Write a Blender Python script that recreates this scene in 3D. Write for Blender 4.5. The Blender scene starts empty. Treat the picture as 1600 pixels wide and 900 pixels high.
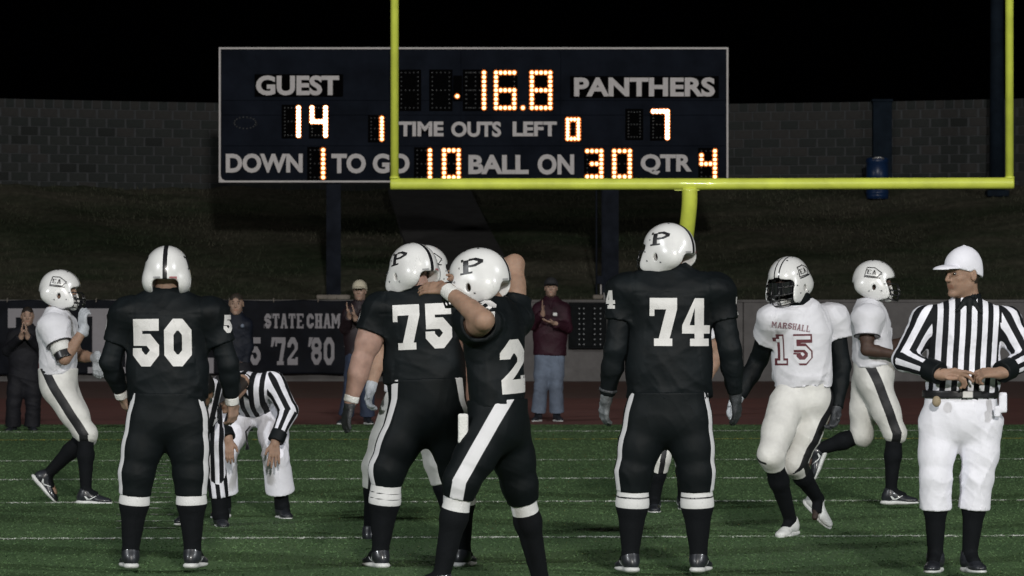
import bpy, bmesh, math, random
import numpy as np
from mathutils import Vector, Matrix
from mathutils.bvhtree import BVHTree
random.seed(7); np.random.seed(7)
SC = bpy.context.scene
COL = SC.collection
R = math.radians
# ---------------------------------------------------------------- camera
F_PX = 6577.0; CAM_Z = 1.49; HOR = 477.0
cam_d = bpy.data.cameras.new('camera'); cam = bpy.data.objects.new('camera', cam_d); COL.objects.link(cam)
cam.location = (0, 0, CAM_Z); cam.rotation_euler = (R(90) + math.atan(27 / F_PX), 0, 0)
cam_d.sensor_width = 36; cam_d.lens = 36 * F_PX / 1600; cam_d.clip_start = 0.5; cam_d.clip_end = 2000
cam_d.dof.use_dof = True; cam_d.dof.focus_distance = 23.5; cam_d.dof.aperture_fstop = 148 / 11.0
SC.camera = cam
# ---------------------------------------------------------------- night sky
w = bpy.data.worlds.new('World'); SC.world = w; w.use_nodes = True
nt = w.node_tree; bg = nt.nodes['Background']
bg.inputs['Color'].default_value = (0.0001, 0.00012, 0.00016, 1); bg.inputs['Strength'].default_value = 1.0
# ---------------------------------------------------------------- stadium floodlights (banks of lamps on towers outside the view) and two added fill lamps
def flood(loc, aim, watts, col, size=3.2, cone=70, blend=.6):
    d = bpy.data.lights.new('flood_or_fill_lamp', 'SPOT'); o = bpy.data.objects.new('flood_or_fill_lamp', d); COL.objects.link(o)
    d.energy = watts; d.color = col; d.shadow_soft_size = size * .5; d.spot_size = R(cone); d.spot_blend = blend
    o.location = loc
    o.rotation_euler = (Vector(aim) - Vector(loc)).to_track_quat('-Z', 'Y').to_euler()
flood((6, -44, 23), (0, 40, 0), 145000, (1, .96, .90), 3.5, 60)
flood((-46, -14, 27), (1, 24, 0), 74000, (.95, .98, 1), 3.2, 50, .45)
flood((46, -12, 27), (-1, 24, 0), 74000, (.96, .98, 1), 3.2, 50, .45)
flood((-44, 38, 27), (1, 92, 1), 12500, (1, .98, .94), 3.2, 60, .6)  # added fill lamp, lifts the shadow behind the scoreboard
flood((44, 38, 27), (-1, 92, 1), 12500, (1, .98, .94), 3.2, 60, .6)  # added fill lamp from the right, same purpose
SC.view_settings.view_transform = 'Standard'; SC.view_settings.look = 'None'
SC.view_settings.exposure = -0.1; SC.view_settings.gamma = 1.0; SC.view_settings.use_curve_mapping = False

# ================================================================ helpers
def N(v):
    v = np.asarray(v, float); return v / (np.linalg.norm(v) + 1e-12)
def V(*a): return np.array(a, float)

def new_mat(name):
    m = bpy.data.materials.new(name); m.use_nodes = True
    return m, m.node_tree, m.node_tree.nodes['Principled BSDF']
def mat(name, col, rough=.6, metal=0, var=.12, vscale=8, bump=0, bscale=120, coat=0, sheen=0, emis=None, spec=None, detail=3, var2=None):
    """plain procedural surface: colour broken by noise, fine bump"""
    m, t, b = new_mat(name)
    b.inputs['Roughness'].default_value = rough; b.inputs['Metallic'].default_value = metal
    if coat: b.inputs['Coat Weight'].default_value = coat; b.inputs['Coat Roughness'].default_value = .055
    if sheen: b.inputs['Sheen Weight'].default_value = sheen
    if spec is not None: b.inputs['Specular IOR Level'].default_value = spec
    tc = t.nodes.new('ShaderNodeTexCoord'); n = t.nodes.new('ShaderNodeTexNoise')
    n.inputs['Scale'].default_value = vscale; n.inputs['Detail'].default_value = detail; n.inputs['Roughness'].default_value = .65
    t.links.new(tc.outputs['Object'], n.inputs['Vector'])
    mx = t.nodes.new('ShaderNodeMix'); mx.data_type = 'RGBA'
    c = np.array(col); mr = t.nodes.new('ShaderNodeMapRange'); mr.inputs[1].default_value = .3; mr.inputs[2].default_value = .7
    t.links.new(n.outputs['Fac'], mr.inputs[0]); t.links.new(mr.outputs[0], mx.inputs[0])
    lo = tuple(c * (1 - var)) + (1,); hi = tuple(np.minimum(c * (1 + var), 1)) + (1,)
    if var2 is not None: hi = tuple(var2) + (1,)
    mx.inputs[6].default_value = lo; mx.inputs[7].default_value = hi
    t.links.new(mx.outputs[2], b.inputs['Base Color'])
    if bump:
        n2 = t.nodes.new('ShaderNodeTexNoise'); n2.inputs['Scale'].default_value = bscale; n2.inputs['Detail'].default_value = 2
        t.links.new(tc.outputs['Object'], n2.inputs['Vector'])
        bp = t.nodes.new('ShaderNodeBump'); bp.inputs['Strength'].default_value = bump; bp.inputs['Distance'].default_value = .01
        t.links.new(n2.outputs['Fac'], bp.inputs['Height']); t.links.new(bp.outputs[0], b.inputs['Normal'])
    if emis:
        b.inputs['Emission Color'].default_value = (*emis[:3], 1); b.inputs['Emission Strength'].default_value = emis[3]
    m['mixnode'] = mx.name
    return m
def mat_attr(name, c1, c2, attr='stripe', rough=.75, bump=.25, bscale=160, sheen=0, spec=None, soft=.001):
    """two-colour print: attribute > 0 shows c2"""
    m = mat(name, c1, rough, bump=bump, bscale=bscale, sheen=sheen, spec=spec)
    t = m.node_tree; b = t.nodes['Principled BSDF']; mx = t.nodes[m['mixnode']]
    a = t.nodes.new('ShaderNodeAttribute'); a.attribute_name = attr
    mr = t.nodes.new('ShaderNodeMapRange'); mr.inputs[1].default_value = -soft; mr.inputs[2].default_value = soft
    t.links.new(a.outputs['Fac'], mr.inputs[0])
    m2 = t.nodes.new('ShaderNodeMix'); m2.data_type = 'RGBA'; m2.inputs[7].default_value = (*c2, 1)
    t.links.new(mr.outputs[0], m2.inputs[0]); t.links.new(mx.outputs[2], m2.inputs[6]); t.links.new(m2.outputs[2], b.inputs['Base Color'])
    return m
def mat_skin():
    m, t, b = new_mat('skin')
    a = t.nodes.new('ShaderNodeAttribute'); a.attribute_name = 'tone'
    n = t.nodes.new('ShaderNodeTexNoise'); n.inputs['Scale'].default_value = 25; n.inputs['Detail'].default_value = 4
    tc = t.nodes.new('ShaderNodeTexCoord'); t.links.new(tc.outputs['Object'], n.inputs['Vector'])
    mr = t.nodes.new('ShaderNodeMapRange'); mr.inputs[1].default_value = .25; mr.inputs[2].default_value = .75; mr.inputs[3].default_value = .78; mr.inputs[4].default_value = 1.15
    t.links.new(n.outputs['Fac'], mr.inputs[0])
    mx = t.nodes.new('ShaderNodeMix'); mx.data_type = 'RGBA'; mx.blend_type = 'MULTIPLY'; mx.inputs[0].default_value = 1
    t.links.new(a.outputs['Color'], mx.inputs[6]); t.links.new(mr.outputs[0], mx.inputs[7]); t.links.new(mx.outputs[2], b.inputs['Base Color'])
    b.inputs['Roughness'].default_value = .6; b.inputs['Specular IOR Level'].default_value = .3; b.inputs['Subsurface Weight'].default_value = .05
    return m

def link(o, parent=None, label=None):
    COL.objects.link(o)
    if parent is not None: o.parent = parent
    if label: o['label'] = label
    return o
def thing(name, label, cat, loc=(0, 0, 0), group=None, rz=0):
    o = bpy.data.objects.new(name, None); COL.objects.link(o); o.location = loc; o.rotation_euler = (0, 0, rz)
    o.empty_display_size = .2; o['label'] = label; o['category'] = cat
    if group: o['group'] = group
    return o
def amesh(name, verts, faces, m, smooth=True):
    me = bpy.data.meshes.new(name); verts = np.asarray(verts, np.float32); faces = np.asarray(faces, np.int32)
    k = faces.shape[1]
    me.vertices.add(len(verts)); me.vertices.foreach_set('co', verts.ravel())
    me.loops.add(faces.size); me.loops.foreach_set('vertex_index', faces.ravel())
    me.polygons.add(len(faces)); me.polygons.foreach_set('loop_start', np.arange(0, faces.size, k, dtype=np.int32))
    me.update(calc_edges=True)
    me.polygons.foreach_set('use_smooth', np.full(len(faces), smooth)); me.materials.append(m)
    return me
def mobj(name, me, parent=None, label=None, loc=None):
    o = bpy.data.objects.new(name, me)
    if loc is not None: o.location = loc
    return link(o, parent, label)
class MB:
    """small mesh collector"""
    def __init__(s): s.v = []; s.f = []
    def add(s, v, f):
        o = len(s.v); s.v += [tuple(map(float, p)) for p in v]; s.f += [tuple(i + o for i in q) for q in f]; return s
    def box(s, lo, hi, bev=0):
        x0, y0, z0 = lo; x1, y1, z1 = hi
        if not bev:
            return s.add([(x0,y0,z0),(x1,y0,z0),(x1,y1,z0),(x0,y1,z0),(x0,y0,z1),(x1,y0,z1),(x1,y1,z1),(x0,y1,z1)],
                         [(3,2,1,0),(4,5,6,7),(0,1,5,4),(1,2,6,5),(2,3,7,6),(3,0,4,7)])
        bm = bmesh.new(); bmesh.ops.create_cube(bm, size=1)
        for q in bm.verts: q.co = Vector(((x0+x1)/2 + q.co.x*(x1-x0), (y0+y1)/2 + q.co.y*(y1-y0), (z0+z1)/2 + q.co.z*(z1-z0)))
        bmesh.ops.bevel(bm, geom=bm.edges[:], offset=bev, segments=1, affect='EDGES')
        bm.verts.index_update(); s.add([q.co for q in bm.verts], [[q.index for q in f.verts] for f in bm.faces]); bm.free(); return s
    def tube(s, pts, r, n=10, cap=True):
        pts = [np.array(p, float) for p in pts]; rs = r if hasattr(r, '__len__') else [r] * len(pts)
        o = len(s.v); prev = None
        for i, p in enumerate(pts):
            d = N(pts[min(i+1, len(pts)-1)] - pts[max(i-1, 0)])
            a = prev if prev is not None else (V(0,0,1) if abs(d[2]) < .9 else V(1,0,0))
            a = N(a - d * a.dot(d)); prev = a; b = np.cross(d, a)
            for k in range(n):
                t = 2*math.pi*k/n; s.v.append(tuple(p + rs[i]*(a*math.cos(t) + b*math.sin(t))))
        for i in range(len(pts)-1):
            for k in range(n):
                s.f.append((o+i*n+k, o+i*n+(k+1)%n, o+(i+1)*n+(k+1)%n, o+(i+1)*n+k))
        if cap:
            s.f.append(tuple(o+k for k in range(n-1,-1,-1))); s.f.append(tuple(o+(len(pts)-1)*n+k for k in range(n)))
        return s
    def mesh(s, name, m, smooth=False):
        me = bpy.data.meshes.new(name); me.from_pydata(s.v, [], s.f); me.materials.append(m)
        if smooth: me.polygons.foreach_set('use_smooth', [True]*len(me.polygons))
        me.update(); return me
    def obj(s, name, m, parent=None, label=None, smooth=False, loc=None):
        return mobj(name, s.mesh(name, m, smooth), parent, label, loc)

# ---------------------------------------------------------------- signed distance modelling
class SDF:
    def __init__(s, lo, hi, h):
        s.lo = np.array(lo, float); s.h = h; s.n = np.ceil((np.array(hi) - s.lo) / h).astype(int) + 1
        s.ax = [(s.lo[i] + h*np.arange(s.n[i])).astype(np.float32) for i in range(3)]
        s.D = np.full(s.n, .08, np.float32)
    def _sl(s, lo, hi):
        a = np.clip(np.floor((lo - s.lo)/s.h).astype(int), 0, s.n); b = np.clip(np.ceil((hi - s.lo)/s.h).astype(int)+1, 0, s.n)
        if (b <= a).any(): return None, None
        sl = tuple(slice(a[i], b[i]) for i in range(3))
        return sl, (s.ax[0][sl[0]][:,None,None], s.ax[1][sl[1]][None,:,None], s.ax[2][sl[2]][None,None,:])
    def _comb(s, sl, d, k, sub):
        A = s.D[sl]; d = d.astype(np.float32)
        if sub:
            if k <= 0: s.D[sl] = np.maximum(A, -d)
            else:
                hh = np.clip(.5 - .5*(A + d)/k, 0, 1); s.D[sl] = A*(1-hh) - d*hh + k*hh*(1-hh)
        else:
            if k <= 0: s.D[sl] = np.minimum(A, d)
            else:
                hh = np.clip(.5 + .5*(A - d)/k, 0, 1); s.D[sl] = A*(1-hh) + d*hh - k*hh*(1-hh)
    def cone(s, a, b, ra, rb, k=.02, sq=None, flat=None, sub=False):
        a = np.array(a, float); b = np.array(b, float); m = max(ra, rb) + k + 3*s.h
        sl, P = s._sl(np.minimum(a, b) - m, np.maximum(a, b) + m)
        if sl is None: return s
        X, Y, Z = P; px, py, pz = X-a[0], Y-a[1], Z-a[2]; ab = b - a; fac = 1
        if sq is not None:
            f, sf = sq; g = 1/sf - 1; dt = px*f[0]+py*f[1]+pz*f[2]; px = px+f[0]*dt*g; py = py+f[1]*dt*g; pz = pz+f[2]*dt*g
            ab = ab + f*ab.dot(f)*g; fac = min(sf, 1)
        t = np.clip((px*ab[0]+py*ab[1]+pz*ab[2])/(ab.dot(ab)+1e-9), 0, 1)
        d = (np.sqrt((px-t*ab[0])**2+(py-t*ab[1])**2+(pz-t*ab[2])**2) - (ra+(rb-ra)*t))*fac
        if flat is not None:
            for q, n in (flat if isinstance(flat, list) else [flat]):
                d = np.maximum(d, (X-q[0])*n[0]+(Y-q[1])*n[1]+(Z-q[2])*n[2])
        s._comb(sl, d, k, sub); return s
    def ell(s, c, r, M=None, k=.02, sub=False, flat=None):
        c = np.array(c, float); r = np.array(r, float)
        M = np.eye(3) if M is None else np.array(M)   # rows are the axes
        ext = np.sqrt(((M*r[:,None])**2).sum(0)) + k + 3*s.h
        sl, P = s._sl(c - ext, c + ext)
        if sl is None: return s
        X, Y, Z = P; x, y, z = X-c[0], Y-c[1], Z-c[2]
        q = [(x*M[i][0]+y*M[i][1]+z*M[i][2])/r[i] for i in range(3)]
        k0 = np.sqrt(q[0]**2+q[1]**2+q[2]**2); k1 = np.sqrt((q[0]/r[0])**2+(q[1]/r[1])**2+(q[2]/r[2])**2)+1e-6
        d = k0*(k0-1)/k1
        if flat is not None:
            for qq, n in (flat if isinstance(flat, list) else [flat]):
                d = np.maximum(d, (X-qq[0])*n[0]+(Y-qq[1])*n[1]+(Z-qq[2])*n[2])
        s._comb(sl, d, k, sub); return s
    def box(s, c, hf, M=None, rad=.01, k=.01, sub=False):
        c = np.array(c, float); hf = np.array(hf, float); M = np.eye(3) if M is None else np.array(M)
        ext = np.abs(M*hf[:,None]).sum(0) + k + 3*s.h
        sl, P = s._sl(c - ext, c + ext)
        if sl is None: return s
        X, Y, Z = P; x, y, z = X-c[0], Y-c[1], Z-c[2]
        q = [np.abs(x*M[i][0]+y*M[i][1]+z*M[i][2]) - (hf[i]-rad) for i in range(3)]
        d = np.sqrt(np.maximum(q[0],0)**2+np.maximum(q[1],0)**2+np.maximum(q[2],0)**2) + np.minimum(np.maximum(np.maximum(q[0],q[1]),q[2]),0) - rad
        s._comb(sl, d, k, sub); return s
    def nets(s):
        D = s.D; D[0]=D[-1]=.08; D[:,0]=D[:,-1]=.08; D[:,:,0]=D[:,:,-1]=.08
        I = D < 0; n = np.array(D.shape)-1
        c = np.zeros(n, np.uint8)
        for dx in (0,1):
            for dy in (0,1):
                for dz in (0,1): c += I[dx:dx+n[0], dy:dy+n[1], dz:dz+n[2]]
        cells = np.argwhere((c > 0) & (c < 8))
        idx = np.full(n, -1, np.int32); idx[tuple(cells.T)] = np.arange(len(cells))
        acc = np.zeros((len(cells),3)); cnt = np.zeros(len(cells))
        for ax in range(3):
            o1, o2 = [q for q in range(3) if q != ax]
            for u in (0,1):
                for v in (0,1):
                    a = cells.copy(); a[:,o1] += u; a[:,o2] += v; b = a.copy(); b[:,ax] += 1
                    da = D[tuple(a.T)]; db = D[tuple(b.T)]; m = (da < 0) != (db < 0)
                    t = da[m]/(da[m]-db[m]); p = a[m].astype(float); p[:,ax] += t; acc[m] += p; cnt[m] += 1
        verts = s.lo + s.h*(acc/cnt[:,None])
        quads = []
        for ax in range(3):
            o1, o2 = (ax+1)%3, (ax+2)%3
            sa = [slice(None)]*3; sb = [slice(None)]*3; sa[ax] = slice(0,-1); sb[ax] = slice(1,None)
            A = I[tuple(sa)]; B = I[tuple(sb)]; e = np.argwhere(A != B)
            e = e[(e[:,o1]>0)&(e[:,o2]>0)&(e[:,o1]<n[o1])&(e[:,o2]<n[o2])]
            ins = A[tuple(e.T)]
            def g(u, v):
                q = e.copy(); q[:,o1] -= u; q[:,o2] -= v; return idx[tuple(q.T)]
            Q = np.stack([g(1,1), g(0,1), g(0,0), g(1,0)], 1); Q[~ins] = Q[~ins][:,::-1]; quads.append(Q)
        return verts, np.concatenate(quads)
def vnormals(v, q):
    fn = np.cross(v[q[:,2]]-v[q[:,0]], v[q[:,3]]-v[q[:,1]]); n = np.zeros_like(v)
    for i in range(4):
        for c in range(3): n[:,c] += np.bincount(q[:,i], fn[:,c], len(v))
    return n/(np.linalg.norm(n, axis=1, keepdims=True)+1e-12)
def folds(P, seed, freq=26, amp=.004, axis=(0,0,1), strong=1.0):
    """ridged cloth folds running mostly across the given axis"""
    rg = np.random.RandomState(seed); out = np.zeros(len(P)); axis = N(axis)
    for i in range(4):
        k = N(axis*rg.uniform(.5,1.4)*rg.choice([-1,1]) + rg.normal(size=3)*.55)*freq*(.6+.35*i); wv = rg.normal(size=3)*freq*.28
        ph = P@k + 1.6*np.sin(P@wv + rg.uniform(0,6)) + rg.uniform(0,6)
        msk = .5 + .5*np.sin(P@(rg.normal(size=3)*7) + rg.uniform(0,6))
        out += ((1-np.abs(np.sin(ph)))**2 - .35)*msk/(1+.45*i)
    return out*amp*strong

M = {}
def stroke(pts, wd, closed=False):
    """mitred quads along a polyline (2-D)"""
    P = [np.array(p, float) for p in pts]; n = len(P); L = []; Rr = []
    for i in range(n):
        if closed: a, b = P[i-1], P[(i+1)%n]
        else: a, b = (P[i-1] if i else None), (P[i+1] if i < n-1 else None)
        d1 = (P[i]-a)/np.linalg.norm(P[i]-a) if a is not None else None
        d2 = (b-P[i])/np.linalg.norm(b-P[i]) if b is not None else None
        if d1 is None: d1 = d2
        if d2 is None: d2 = d1
        n1 = np.array([-d1[1], d1[0]]); n2 = np.array([-d2[1], d2[0]]); mm = n1+n2; mm = mm/np.linalg.norm(mm)
        sc = 1/max(mm.dot(n1), .35); L.append(P[i]+mm*sc*wd/2); Rr.append(P[i]-mm*sc*wd/2)
    q = []
    for i in range(n if closed else n-1):
        j = (i+1)%n; q.append([Rr[i], Rr[j], L[j], L[i]])
    return q
def glyph(ch, st=.24, slab=True):
    """block glyph in a unit box (w .72, h 1): list of quads"""
    W = .72; s = st; h = s/2; c = .16
    S = lambda *p, cl=False, wd=s: stroke(p, wd, cl)
    r = lambda x0, y0, x1, y1: [[np.array((x0,y0)), np.array((x1,y0)), np.array((x1,y1)), np.array((x0,y1))]]
    l, rt, b, t = h, W-h, h, 1-h
    if ch in '0O': return S((l+c,b),(rt-c,b),(rt,b+c),(rt,t-c),(rt-c,t),(l+c,t),(l,t-c),(l,b+c), cl=True)
    if ch == '5': return S((W,t),(l+.02,t),(l+.02,.56),(rt-c,.56),(rt,.56-c),(rt,b+c),(rt-c,b),(l+c,b),(l,b+c),(l,b+c+.10))
    if ch == '6': return S((rt,t-.2),(rt-c,t),(l+c,t),(l,t-c),(l,b+c),(l+c,b),(rt-c,b),(rt,b+c),(rt,.5-c),(rt-c,.52),(l+h,.52))
    if ch == '8': return S((l+c*.7,.54),(rt-c*.7,.54),(rt-.01,.54+c*.7),(rt-.01,t-c*.8),(rt-c*.8,t),(l+c*.8,t),(l+.01,t-c*.8),(l+.01,.54+c*.7),cl=True,wd=s*.92) + S((l+c,b),(rt-c,b),(rt,b+c),(rt,.5-c*.7),(rt-c*.7,.5),(l+c*.7,.5),(l,.5-c*.7),(l,b+c),cl=True,wd=s*.92)
    if ch == '2': return S((l,.64),(l,t-c),(l+c,t),(rt-c,t),(rt,t-c),(rt,.58)) + [[np.array(a) for a in ((0,s),(s*1.1,s),(W,.58),(W-s,.58))]] + r(0,0,W,s) + r(W-s*.7,s,W,s+.06)
    Q = lambda *p: [[np.array(a) for a in p]]
    if ch == '7': return r(0,1-s*.95,W,1) + r(0,1-s*1.5,s*.5,1-s*.95) + Q((.40-h*1.25,s*.62),(.40-h*1.25+s*1.15,s*.62),(W,1-s*.95),(W-s*1.15,1-s*.95)) + r(.12,0,.60,s*.62)
    if ch == '4': return r(.58-s,s*.62,.58,1) + Q((0,.26+s*.7),(.06+s*.55,.26+s*.7),(.58-s,.80),(.58-s,1)) + r(0,.26,.58-s,.26+s*.7) + r(.58,.26,W+.03,.26+s*.7) + r(.58-s-.12,0,W,s*.62)
    if ch == '1': return r(W/2-h,0,W/2+h,1) + r(W/2-h-.14,0,W/2-h,s*.8) + r(W/2+h,0,W/2+h+.14,s*.8) + r(W/2-h-.14,.78,W/2-h,.9)
    if ch == "'": return [[np.array((.2,.66)),np.array((.32,.66)),np.array((.5,1)),np.array((.26,1))]]
    k = s*.55; e = .06   # slab thickness, overhang
    sl = lambda x, y0, y1: r(x-h-e,y0,x-h,y1)+r(x+h,y0,x+h+e,y1)
    foot = lambda x: sl(x,0,k)
    head = lambda x: sl(x,1-k,1)
    if ch == 'T': return r(0,1-k*1.1,W,1) + r(W/2-h,0,W/2+h,1-k*1.1) + foot(W/2) + r(0,1-k*2.4,k*.8,1-k*1.1) + r(W-k*.8,1-k*2.4,W,1-k*1.1)
    if ch == 'S': return S((rt,t-c-.06),(rt,t-c),(rt-c,t),(l+c,t),(l,t-c),(l,.62),(l+c,.52),(rt-c,.50),(rt,.38),(rt,b+c),(rt-c,b),(l+c,b),(l,b+c+.06)) + r(W-.001,.74,W+.04,1)+r(-.04,0,.001,.26)
    if ch == 'A': return stroke([(.12,0),(.33,1)],s*.8)+stroke([(.60,0),(.39,1)],s*.9)+r(.26,.26,.48,.26+k)+r(-.02,0,.03,k)+r(.22,0,.27,k)+r(.46,0,.50,k)+r(.69,0,.76,k)
    if ch == 'E': return r(.04,0,.04+s,1)+r(.04+s,0,W,k)+r(.04+s,1-k,W,1)+r(.04+s,.5-k/2,W*.72,.5+k/2)+r(W-k*.8,k,W,k+.14)+r(W-k*.8,1-k-.14,W,1-k)+r(-.03,0,.04,k)+r(-.03,1-k,.04,1)
    if ch == 'C': return S((rt,t-c-.08),(rt,t-c),(rt-c,t),(l+c,t),(l,t-c),(l,b+c),(l+c,b),(rt-c,b),(rt,b+c),(rt,b+c+.08))
    if ch == 'H': return r(.04,0,.04+s,1)+r(W-.04-s,0,W-.04,1)+r(.04+s,.5-k/2,W-.04-s,.5+k/2)+sl(.04+h,0,k)+sl(.04+h,1-k,1)+sl(W-.04-h,0,k)+sl(W-.04-h,1-k,1)
    if ch == 'M': return r(.0,0,s*.8,1)+r(W+.1-s*.8,0,W+.1,1)+stroke([(s*.8,.9),((W+.1)/2,.32)],s*.7)+stroke([(W+.1-s*.8,.9),((W+.1)/2,.32)],s*.7)+r(-.05,0,0,k)+r(s*.8,0,s*.8+.05,k)+r(W+.05-s*.8,0,W+.1-s*.8,k)+r(W+.1,0,W+.15,k)+r(-.05,1-k,0,1)+r(W+.1,1-k,W+.15,1)
    if ch == 'L': return r(.06,0,.06+s,1)+r(.06+s,0,W,k)+r(W-k*.8,k,W,k+.16)+r(0,0,.06,k)+r(0,1-k,.06,1)+r(.06+s,1-k,.12+s,1)
    if ch == 'R': return r(.04,0,.04+s,1)+S((.04+s,t),(rt-c*.6,t),(rt-.02,t-c*.7),(rt-.02,.62),(rt-c*.6,.48+h*.3),(.04+s,.48+h*.3),wd=s*.8)+stroke([(.36,.42),(W-.05,0)],s*.85)+foot(.04+h)
    if ch == 'I': return r(W/2-h,0,W/2+h,1)+foot(W/2)+head(W/2)
    if ch == 'Y': return r(W/2-h*.8,0,W/2+h*.8,.45)+stroke([(W/2,.45),(.08,1)],s*.7)+stroke([(W/2,.45),(W-.08,1)],s*.7)
    if ch == 'P': return S((.20,-.02),(.20,t)) + S((.20+h,t),(rt-c,t),(rt,t-c),(rt,.62),(rt-c,.48),(.20+h,.48),wd=s*.85) + r(.04,1-s,.20-h,1) + r(.02,-.02,.20-h,s*.6)+r(.20+h,-.02,.20+h+.12,s*.6)
    return r(.1,.45,.6,.55)
def decal(name, quads_list, o, ux, uy, m, parent, bvh, rd, off=.003, maxlen=.02, label=None):
    """project 2-D quads (already in metres in the plane o,ux,uy) onto a surface along rd"""
    bm = bmesh.new()
    o = Vector(o); ux = Vector(ux); uy = Vector(uy); rd = Vector(rd).normalized()
    lay = bm.verts.layers.float.new('h')
    for i, q in enumerate(quads_list):
        vs = []
        for p in q:
            v = bm.verts.new((p[0], p[1], 0)); v[lay] = i; vs.append(v)
        try: bm.faces.new(vs)
        except Exception: pass
    for _ in range(7):
        es = [e for e in bm.edges if e.calc_length() > maxlen]
        if not es: break
        bmesh.ops.subdivide_edges(bm, edges=es, cuts=1, use_grid_fill=True)
    bmesh.ops.triangulate(bm, faces=bm.faces[:])
    dead = []
    for v in bm.verts:
        i = v[lay]; w_ = o + ux*v.co.x + uy*v.co.y
        hit, nn, _, _ = bvh.ray_cast(w_ - rd*.6, rd, 1.2)
        if hit is None: dead.append(v); continue
        v.co = hit - rd*off + nn*(.0012+.00022*(i % 7))
    if dead: bmesh.ops.delete(bm, geom=dead, context='VERTS')
    me = bpy.data.meshes.new(name); bm.to_mesh(me); bm.free(); me.materials.append(m)
    me.polygons.foreach_set('use_smooth', [True]*len(me.polygons))
    return mobj(name, me, parent, label)
def bvh_of(me):
    return BVHTree.FromPolygons([v.co.copy() for v in me.vertices], [tuple(p.vertices) for p in me.polygons])
def text_quads(txt, w, h, gap=.12, st=.24, shear=0):
    """text laid out centred in a box w x h"""
    adv = [(.5 if c == "'" else .40 if c == ' ' else (.9 if c == 'M' else .72))+gap for c in txt]; tot = sum(adv)-gap; out = []; x = 0
    for c, a in zip(txt, adv):
        if c != ' ':
            for q in glyph(c, st): out.append([np.array(((p[0]+x)/tot*w - w/2, p[1]*h - h/2)) for p in q])
        x += a
    return out

# ================================================================ materials
M['turf'] = None
M['black_cloth'] = mat('black_cloth', (.0036,.0056,.0068), .62, var=.35, vscale=5, bump=.16, bscale=30, sheen=.0, spec=.17)
M['white_cloth'] = mat('white_cloth', (.62,.62,.66), .8, var=.05, vscale=6, bump=.2, bscale=34)
M['number_white'] = mat('number_white', (.62,.61,.60), .6, var=.06, vscale=14, bump=.3, bscale=200)
M['number_maroon'] = mat('number_maroon', (.10,.022,.03), .6, var=.1)
M['white_pants'] = mat_attr('white_pants', (.60,.595,.57), (.005,.005,.007), rough=.6, bump=.15, bscale=34)
M['black_pants'] = mat_attr('black_pants', (.0036,.0056,.0066), (.6,.6,.62), rough=.62, bump=.12, bscale=30, spec=.15)
M['stripe_shirt'] = mat_attr('stripe_shirt', (.70,.70,.76), (.004,.005,.007), rough=.8, bump=.2, bscale=40, soft=.10, spec=.25)
M['white_trousers'] = mat('white_trousers', (.70,.70,.76), .8, var=.04, vscale=5, bump=.2, bscale=34)
M['black_sock'] = mat_attr('black_sock', (.004,.005,.0065), (.6,.6,.6), rough=.85, bump=.2, bscale=120, spec=.15)
M['skin'] = mat_skin()
M['helmet_black'] = mat('facemask_coating', (.012,.012,.013), .35, var=.1)
M['glove_grey'] = mat('glove_grey', (.36,.38,.41), .6, var=.2, vscale=20, bump=.4)
M['glove_dark'] = mat('glove_dark', (.035,.038,.043), .5, var=.4, vscale=25, bump=.4)
M['glove_mid'] = mat('glove_mid_grey', (.13,.14,.15), .6, var=.7, vscale=16, bump=.3)
M['tape'] = mat('white_tape', (.6,.6,.58), .8, var=.08, vscale=30, bump=.5)
M['leather'] = mat('black_leather', (.012,.012,.014), .35, var=.3, vscale=20)
M['shoe_black'] = mat('shoe_black', (.018,.02,.025), .38, var=.4, vscale=18, coat=.2)
M['sole_white'] = mat('sole_white', (.55,.56,.55), .6, var=.12, vscale=30)
M['mark_white'] = mat('mark_white', (.6,.62,.62), .5)
M['decal_black'] = mat('decal_black', (.010,.010,.012), .4)
M['decal_red'] = mat('decal_red', (.35,.14,.15), .4)
M['decal_grey'] = mat('decal_grey', (.30,.30,.31), .4)
M['jersey_white'] = mat('print_white', (.60,.60,.63), .8, var=.05)
M['name_print'] = mat('name_print', (.20,.11,.13), .7, var=.1)
M['visor'] = mat('visor', (.006,.006,.008), .08, coat=.5)
M['maroon'] = mat('maroon_jacket', (.026,.007,.013), .6, var=.25, spec=.2, bump=.3, bscale=40)
M['navy'] = mat('navy_jacket', (.006,.008,.015), .6, var=.25, spec=.2, bump=.3, bscale=40)
M['dark'] = mat('dark_cloth', (.008,.008,.011), .7, var=.25, spec=.2, bump=.3, bscale=40)
M['denim'] = mat('denim', (.10,.125,.17), .85, var=.25, vscale=7, bump=.4, bscale=60)
M['denim_dark'] = mat('denim_dark', (.02,.03,.06), .85, var=.25, vscale=7, bump=.4, bscale=60)
M['cap_white'] = mat('cap_white', (.68,.68,.74), .9, var=.03, bump=.06, bscale=60)
M['cap_cream'] = mat('cap_cream', (.42,.38,.29), .85, var=.06, bump=.3, bscale=90)
M['cap_black'] = mat('cap_black', (.008,.008,.01), .8, var=.1, bump=.3, bscale=90)
M['eye'] = mat('eye', (.11,.09,.08), .45, var=.02)
M['iris'] = mat('iris', (.02,.014,.01), .15, var=.02)
M['metal'] = mat('silver_metal', (.5,.5,.5), .3, metal=.9)
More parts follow.
